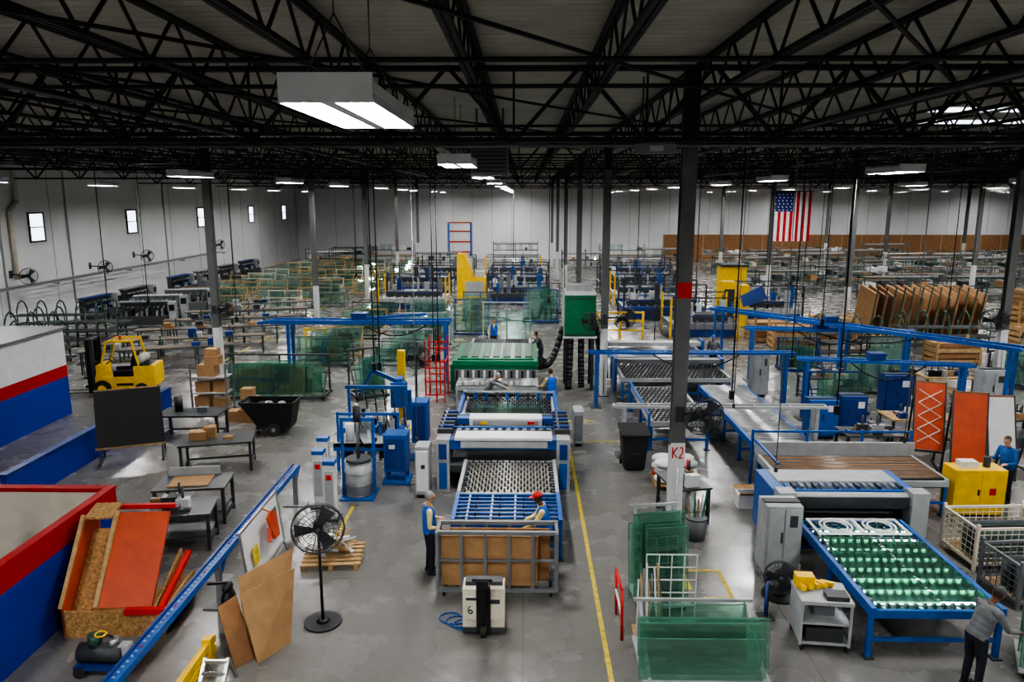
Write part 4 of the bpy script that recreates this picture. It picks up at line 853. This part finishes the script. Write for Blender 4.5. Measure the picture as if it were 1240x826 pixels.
def press(x,y,rot,c1=dgrey,c2=blue):
    b=B('frame_welding_machine',(x,y,0),rot)
    b.box(-1.3,1.3,-.5,.5,.35,.85,c1); b.box(-1.3,1.3,.2,.5,.85,1.55,c1); 
    for s in(-1.2,1.1):
        for t in(-.45,.35): b.box(s,s+.1,t,t+.1,0,.35,black)
    b.box(-1.35,1.35,.1,.55,1.55,1.62,c2)
    for k in range(9): b.box(-1.15+k*.27,-1.05+k*.27,-.35,.0,.85,1.0+.12*(k%3),[steel,c2,black,lgrey][k%4]); b.cyl((-1.1+k*.27,.0,1.3),(-1.1+k*.27,.2,1.3),.05,steel,8)
    for k in range(5): b.path(arc((-1.1+k*.5,.3,1.6),(-.8+k*.45,-.2,1.0),-.2),.02,black,5)
    b.box(1.35,1.75,-.2,.3,0,1.6,lgrey); b.box(1.4,1.7,-.23,-.2,1.1,1.45,black); b.done()
for i,(x,y) in enumerate(((-25.5,44),(-22.2,44.2),(-25.5,48.5),(-26,56),(-26,60.5),(-26,65),(-26,70),(-21.8,47.2),(-21.6,41.4))): press(x,y,1.5 if x<-24 else .2,[dgrey,grey,dgrey][i%3],[dblue,lgrey,grey][i%3])
b=B('cable_shelf_left')
for y in(34,42,50,58,66): b.bar((XL+.02,y,2.6),(XL+1.4,y,2.6),.05,dgrey)
for k in range(5): b.bar((XL+.2+k*.25,33,2.65),(XL+.2+k*.25,67,2.65),.04,[steel,lgrey,dgrey][k%3])
b.done()
b=B('wall_conduit')
for y in(36,39.5,45.5,58,71): b.cyl((XL+.08,y,1.0),(XL+.08,y,9.0),.05,lgrey,8)
b.path([(XL+.15,41,9),(XL+.15,41,7.2),(XL+.15,40.3,6.7),(XL+.15,40.3,3.0)],.13,cream,10)
b.done()
def far_line(x,y,w=5,d=3,c=lgrey,yl=False):
    b=B('automated_glass_line',(x,y,0)); b.box(-w/2,w/2,-d/2,d/2,.5,.8,c); b.box(-w/2+.4,w/2-.4,-d/4,d/4,.8,1.2,dgrey)
    for sx in(-1,1):
        for sy in(-1,1): b.bar((sx*w/2,sy*d/2,0),(sx*w/2,sy*d/2,2.2),.1,yellow if yl else dgrey)
    for s in(-1,1): b.bar((-w/2,s*d/2,2.2),(w/2,s*d/2,2.2),.06,dgrey); b.bar((-w/2,s*d/2,1.2),(w/2,s*d/2,1.2),.05,dblue)
    n=int(w/.5)
    for i in range(n+1):
        xx=-w/2+w*i/n; b.bar((xx,-d/2+.2,.85),(xx,d/2-.2,.85),.07,steel); 
        if i%2: b.bar((xx,0,1.2),(xx,0,1.5+.3*(i%3)),.12,[dblue,lgrey,grey,blue][i%4])
    for i in range(n): xx=-w/2+.25+w*i/n; b.bar((xx,-d/2,.1),(xx,-d/2,1.2),.03,dgrey)
    for i in range(7):
        xx=rnd.uniform(-w/2+.4,w/2-.4); yy=rnd.uniform(-.8,.8); hh=rnd.uniform(1.2,2.2); b.box(xx-.15,xx+.15,yy-.12,yy+.12,.8,hh,rnd.choice([lgrey,grey,dgrey,dblue,white,blue])); b.cyl((xx,yy,hh),(xx,yy,hh+.3),.03,black,6)
    b.box(-w/2+.1,w/2-.1,-d/2+.05,-d/2+.1,.1,.5,dblue); b.done()
for (x,y,w,c,yl) in((-7.5,50.5,4.5,lgrey,1),(-8,59.5,4.5,grey,0),(-.5,53,4.2,dgrey,0),(-.3,60,4.5,lgrey,0),(8.6,46.6,5,dblue,0),(8.8,53,5,lgrey,1),(9,60,6,dgrey,0),(15,46,3.6,lgrey,0),(-7,68,5,grey,0),(-1,68,5,grey,1),(10,68,6,grey,0),(25,46.2,5,lgrey,0),(27.5,33.4,4,lgrey,0),(9.6,40.5,3.6,grey,1)): far_line(x,y,w,2.6,c,yl)
b=B('machine_hood',(-3.9,55.8,0)); b.box(-1.1,1.1,-.8,.8,0,1.6,yellow); b.slab([(-1.1,-.8,1.6),(.1,-.8,1.6),(-.5,-.8,3.3),(-1.1,-.8,3.3)],-1.6,yellow); b.box(-.5,.9,-.85,-.8,.2,1.3,lgrey); b.box(.2,.9,-.5,.5,1.6,2.0,lgrey); b.done()
b=B('machine_hood',(14.3,51.5,0)); b.box(-.8,.8,-.8,.8,0,2.8,yellow); b.box(-.6,.6,-.85,-.8,.3,1.8,lgrey); b.box(-.9,.9,-.9,.9,2.8,2.95,dgrey); b.done()
b=B('machine_hood',(12.0,43.6,0)); b.box(-.5,.3,-.5,.5,0,2.6,yellow); b.box(-.4,.2,-.55,-.5,.3,2.2,dgrey); b.box(.6,1.1,-.4,.4,0,2.4,yellow);b.box(.3,.6,-.3,.3,1,1.5,dgrey); b.done()
b=B('inspection_screen',(12.9,41.3,0)); b.slab([(-.7,-.1,1.4),(.6,-.1,1.9),(.3,.1,2.6),(-.9,.1,2.0)],.06,dblue); b.bar((0,.1,0),(0,.1,2),.1,dgrey); b.box(-.4,.4,-.3,.4,0,.04,dgrey); b.done()
b=B('orange_safety_gate',(5.1,39,0)); 
for x in(-1.2,0,1.2): b.bar((x,0,0),(x,0,1.5),.1,yellow)
for z in(.5,1.0,1.45): b.bar((-1.2,0,z),(1.2,0,z),.08,yellow)
b.done()
b=B('scaffold_lift',(-7.5,87,0))
for sx in(-1,1):
    for sy in(-1,1): b.bar((sx*1.3,sy*.7,0),(sx*1.3,sy*.7,4.6),.12,blue)
for z in(1.2,2.4,3.6,4.6): 
    for s in(-1,1): b.bar((-1.3,s*.7,z),(1.3,s*.7,z),.1,orange)
    b.box(-1.2,1.2,-.6,.6,z-.1,z-.05,lgrey)
b.done()
def shelf_mesh(i):
    b=B('storage_rack',(0,0,0)); w,d,h=5,1.1,[2.2,1.7,2.6,2.0][i%4]; fm=[grey,dgreen,grey,dgreen][i%4]
    for x in(-w/2,0,w/2):
        for y in(-d/2,d/2): b.bar((x,y,0),(x,y,h),.06,fm)
        b.bar((x,-d/2,h),(x,d/2,h),.05,fm)
    z=.2;r=0
    while z<h:
        for y in(-d/2,d/2): b.bar((-w/2,y,z),(w/2,y,z),.06,fm)
        if (r+i)%2:
            for k in range(7): b.bar((-w/2+rnd.uniform(0,.5),-d/2+.1+k*.14,z+.07),(w/2-rnd.uniform(0,.8),-d/2+.1+k*.14,z+.07+rnd.uniform(0,.1)),.07,rnd.choice([steel,lgrey,white,dsteel,card]))
        else:
            b.box(-w/2,w/2,-d/2,d/2,z,z+.04,fm); x=-w/2+.3
            while x<w/2-.5:
                ww=rnd.uniform(.25,.6); hh=rnd.uniform(.15,.42)
                if rnd.random()<.7: b.box(x,x+ww,-d/2+.05,d/2-.15,z+.04,z+.04+hh,rnd.choice([card,card,lgrey,white,grey,cream,dgrey]))
                else: b.pane([(x,0,z+.04),(x+ww,0,z+.04),(x+ww,.15,z+.6),(x,.15,z+.6)],glass2,.02)
                x+=ww+rnd.uniform(.1,.5)
        z+=.7;r+=1
    return b.mesh()
sm=[shelf_mesh(i) for i in range(4)]
COL=[(x,y) for x in(-11.6,3,17.8,32.6,47.4) for y in GY]
def shelf(x,y,i):
    for (cx,cy) in COL:
        if abs(cx-x)<2.85 and abs(cy-y)<.85: y=cy+1.1
    o=bpy.data.objects.new('storage_rack',sm[i%4]); o.location=(x,y,0); scene.collection.objects.link(o)
for yy in range(8):
    for xx in range(7):
        if xx<2 and yy<1: continue
        if rnd.random()<.12: continue
        shelf(21.2+xx*6.2,50.5+yy*4.7,rnd.randrange(4))
for i,(x,y) in enumerate(((36,41),(41.5,42.5),(34.8,36.5),(41,38),(46,46),(27.0,28.6),(25.5,25.4),(26.5,22.2),(33.2,31))): shelf(x,y,i)
for i,(x,y) in enumerate(((-15,84.5),(-9,79.5),(-1,84.5),(6.5,79.5),(11,84.5),(-20,88),(14,75.5),(-21,80.5))): shelf(x,y,i)
for (x,y,r) in((15.6,34.6,.1),(23.4,31.3,.0),(29.8,37.2,.0),(20.5,36.2,.0)): tube_rack(x,y,r)
b=B('hanging_power_cables')
for (x,y,z) in((-4.6,22.2,2.3),(-4.45,22.3,2.3),(-2.95,25.0,2.0),(-3.1,24.9,2.0),(5.8,20.2,2),(8.4,19.4,1.8),(8.6,23.5,2.2),(11.7,29.0,2.6),(17,23.2,2.2),(11.2,34.2,2.5),(-12.5,30,2.8),(-13,33.0,2),(-19.5,34.2,2),(-19.8,38.5,2),(1.2,36,2.5),(2.0,37,2.4),(-.6,41.5,2.5),(-10.9,48,2.5),(8.2,35.5,2.2),(6.4,42.2,2.2),(15.2,40.6,2.2),(17.8,31.2,2.2),(22.2,30.1,2.2),(30,40.9,2.2),(3.5,50,2.5),(5.0,56,2.5),(-12,57.3,2.5),(18.5,47,2.3),(21,26.8,2.3),(22.5,22.8,2.3)):
    b.cyl((x,y,z),(x,y,9.2),.02,black,5); b.box(x-.06,x+.06,y-.06,y+.06,z-.12,z+.12,black)
b.done()
b=B('hanging_hoist_rods')
for (x,y,z) in((-2.5,16.6,1.9),(5.15,14.5,2.0),(8.7,16.4,2.0),(5.7,19.6,1.9)): b.cyl((x,y,z),(x,y,9.2),.012,grey,5); b.box(x-.03,x+.03,y-.03,y+.03,z-.1,z,dgrey)
b.done()
b=B('american_flag',(21.8,62,3.9)); W,Hh=3.2,4.0
fr=M('flag_red',(.5,.02,.03),.8); fw=M('flag_white',(.75,.75,.75),.8); fb=M('flag_blue',(.015,.025,.16),.8)
for i in range(13):
    x0=W/2-W*(i+1)/13; x1=W/2-W*i/13
    b.box(x0,x1,-.012+.03*math.sin(i),.012+.03*math.sin(i),0,Hh,fr if i%2==0 else fw)
b.box(-W/2,-W/2+W*7/13,-.06,-.045,Hh*.6,Hh,fb)
for r in range(6):
    for c in range(5): 
        x=-W/2+.17+c*.33+(.0 if r%2 else .08); z=Hh*.63+r*.25
        b.slab([(x+.075*math.cos(a*math.pi/5+.3)*(1 if a%2 else .45),-.062,z+.075*math.sin(a*math.pi/5+.3)*(1 if a%2 else .45)) for a in range(10)],-.004,fw)
b.cyl((-W/2-.1,0,Hh+.03),(W/2+.1,0,Hh+.03),.04,dgrey,8); b.bar((-1.3,0,Hh+.03),(-1.3,0,5.2),.02,dgrey); b.bar((1.3,0,Hh+.03),(1.3,0,5.2),.02,dgrey); b.done()

# ------------------------------------------------------------------ world, camera
w=bpy.data.worlds.new('world'); scene.world=w; w.use_nodes=True; w.node_tree.nodes['Background'].inputs[0].default_value=(.6,.7,.8,1); w.node_tree.nodes['Background'].inputs[1].default_value=.3
cd=bpy.data.cameras.new('camera'); cam=bpy.data.objects.new('camera',cd); scene.collection.objects.link(cam)
cam.location=(0,0,7.4); cam.rotation_euler=(math.radians(90-10.9),0,math.radians(.95)); cd.lens=26.13; cd.sensor_width=36; cd.clip_end=300
scene.camera=cam
scene.view_settings.view_transform='AgX'
try: scene.view_settings.look='AgX - High Contrast'
except Exception: pass
scene.view_settings.exposure=0.1
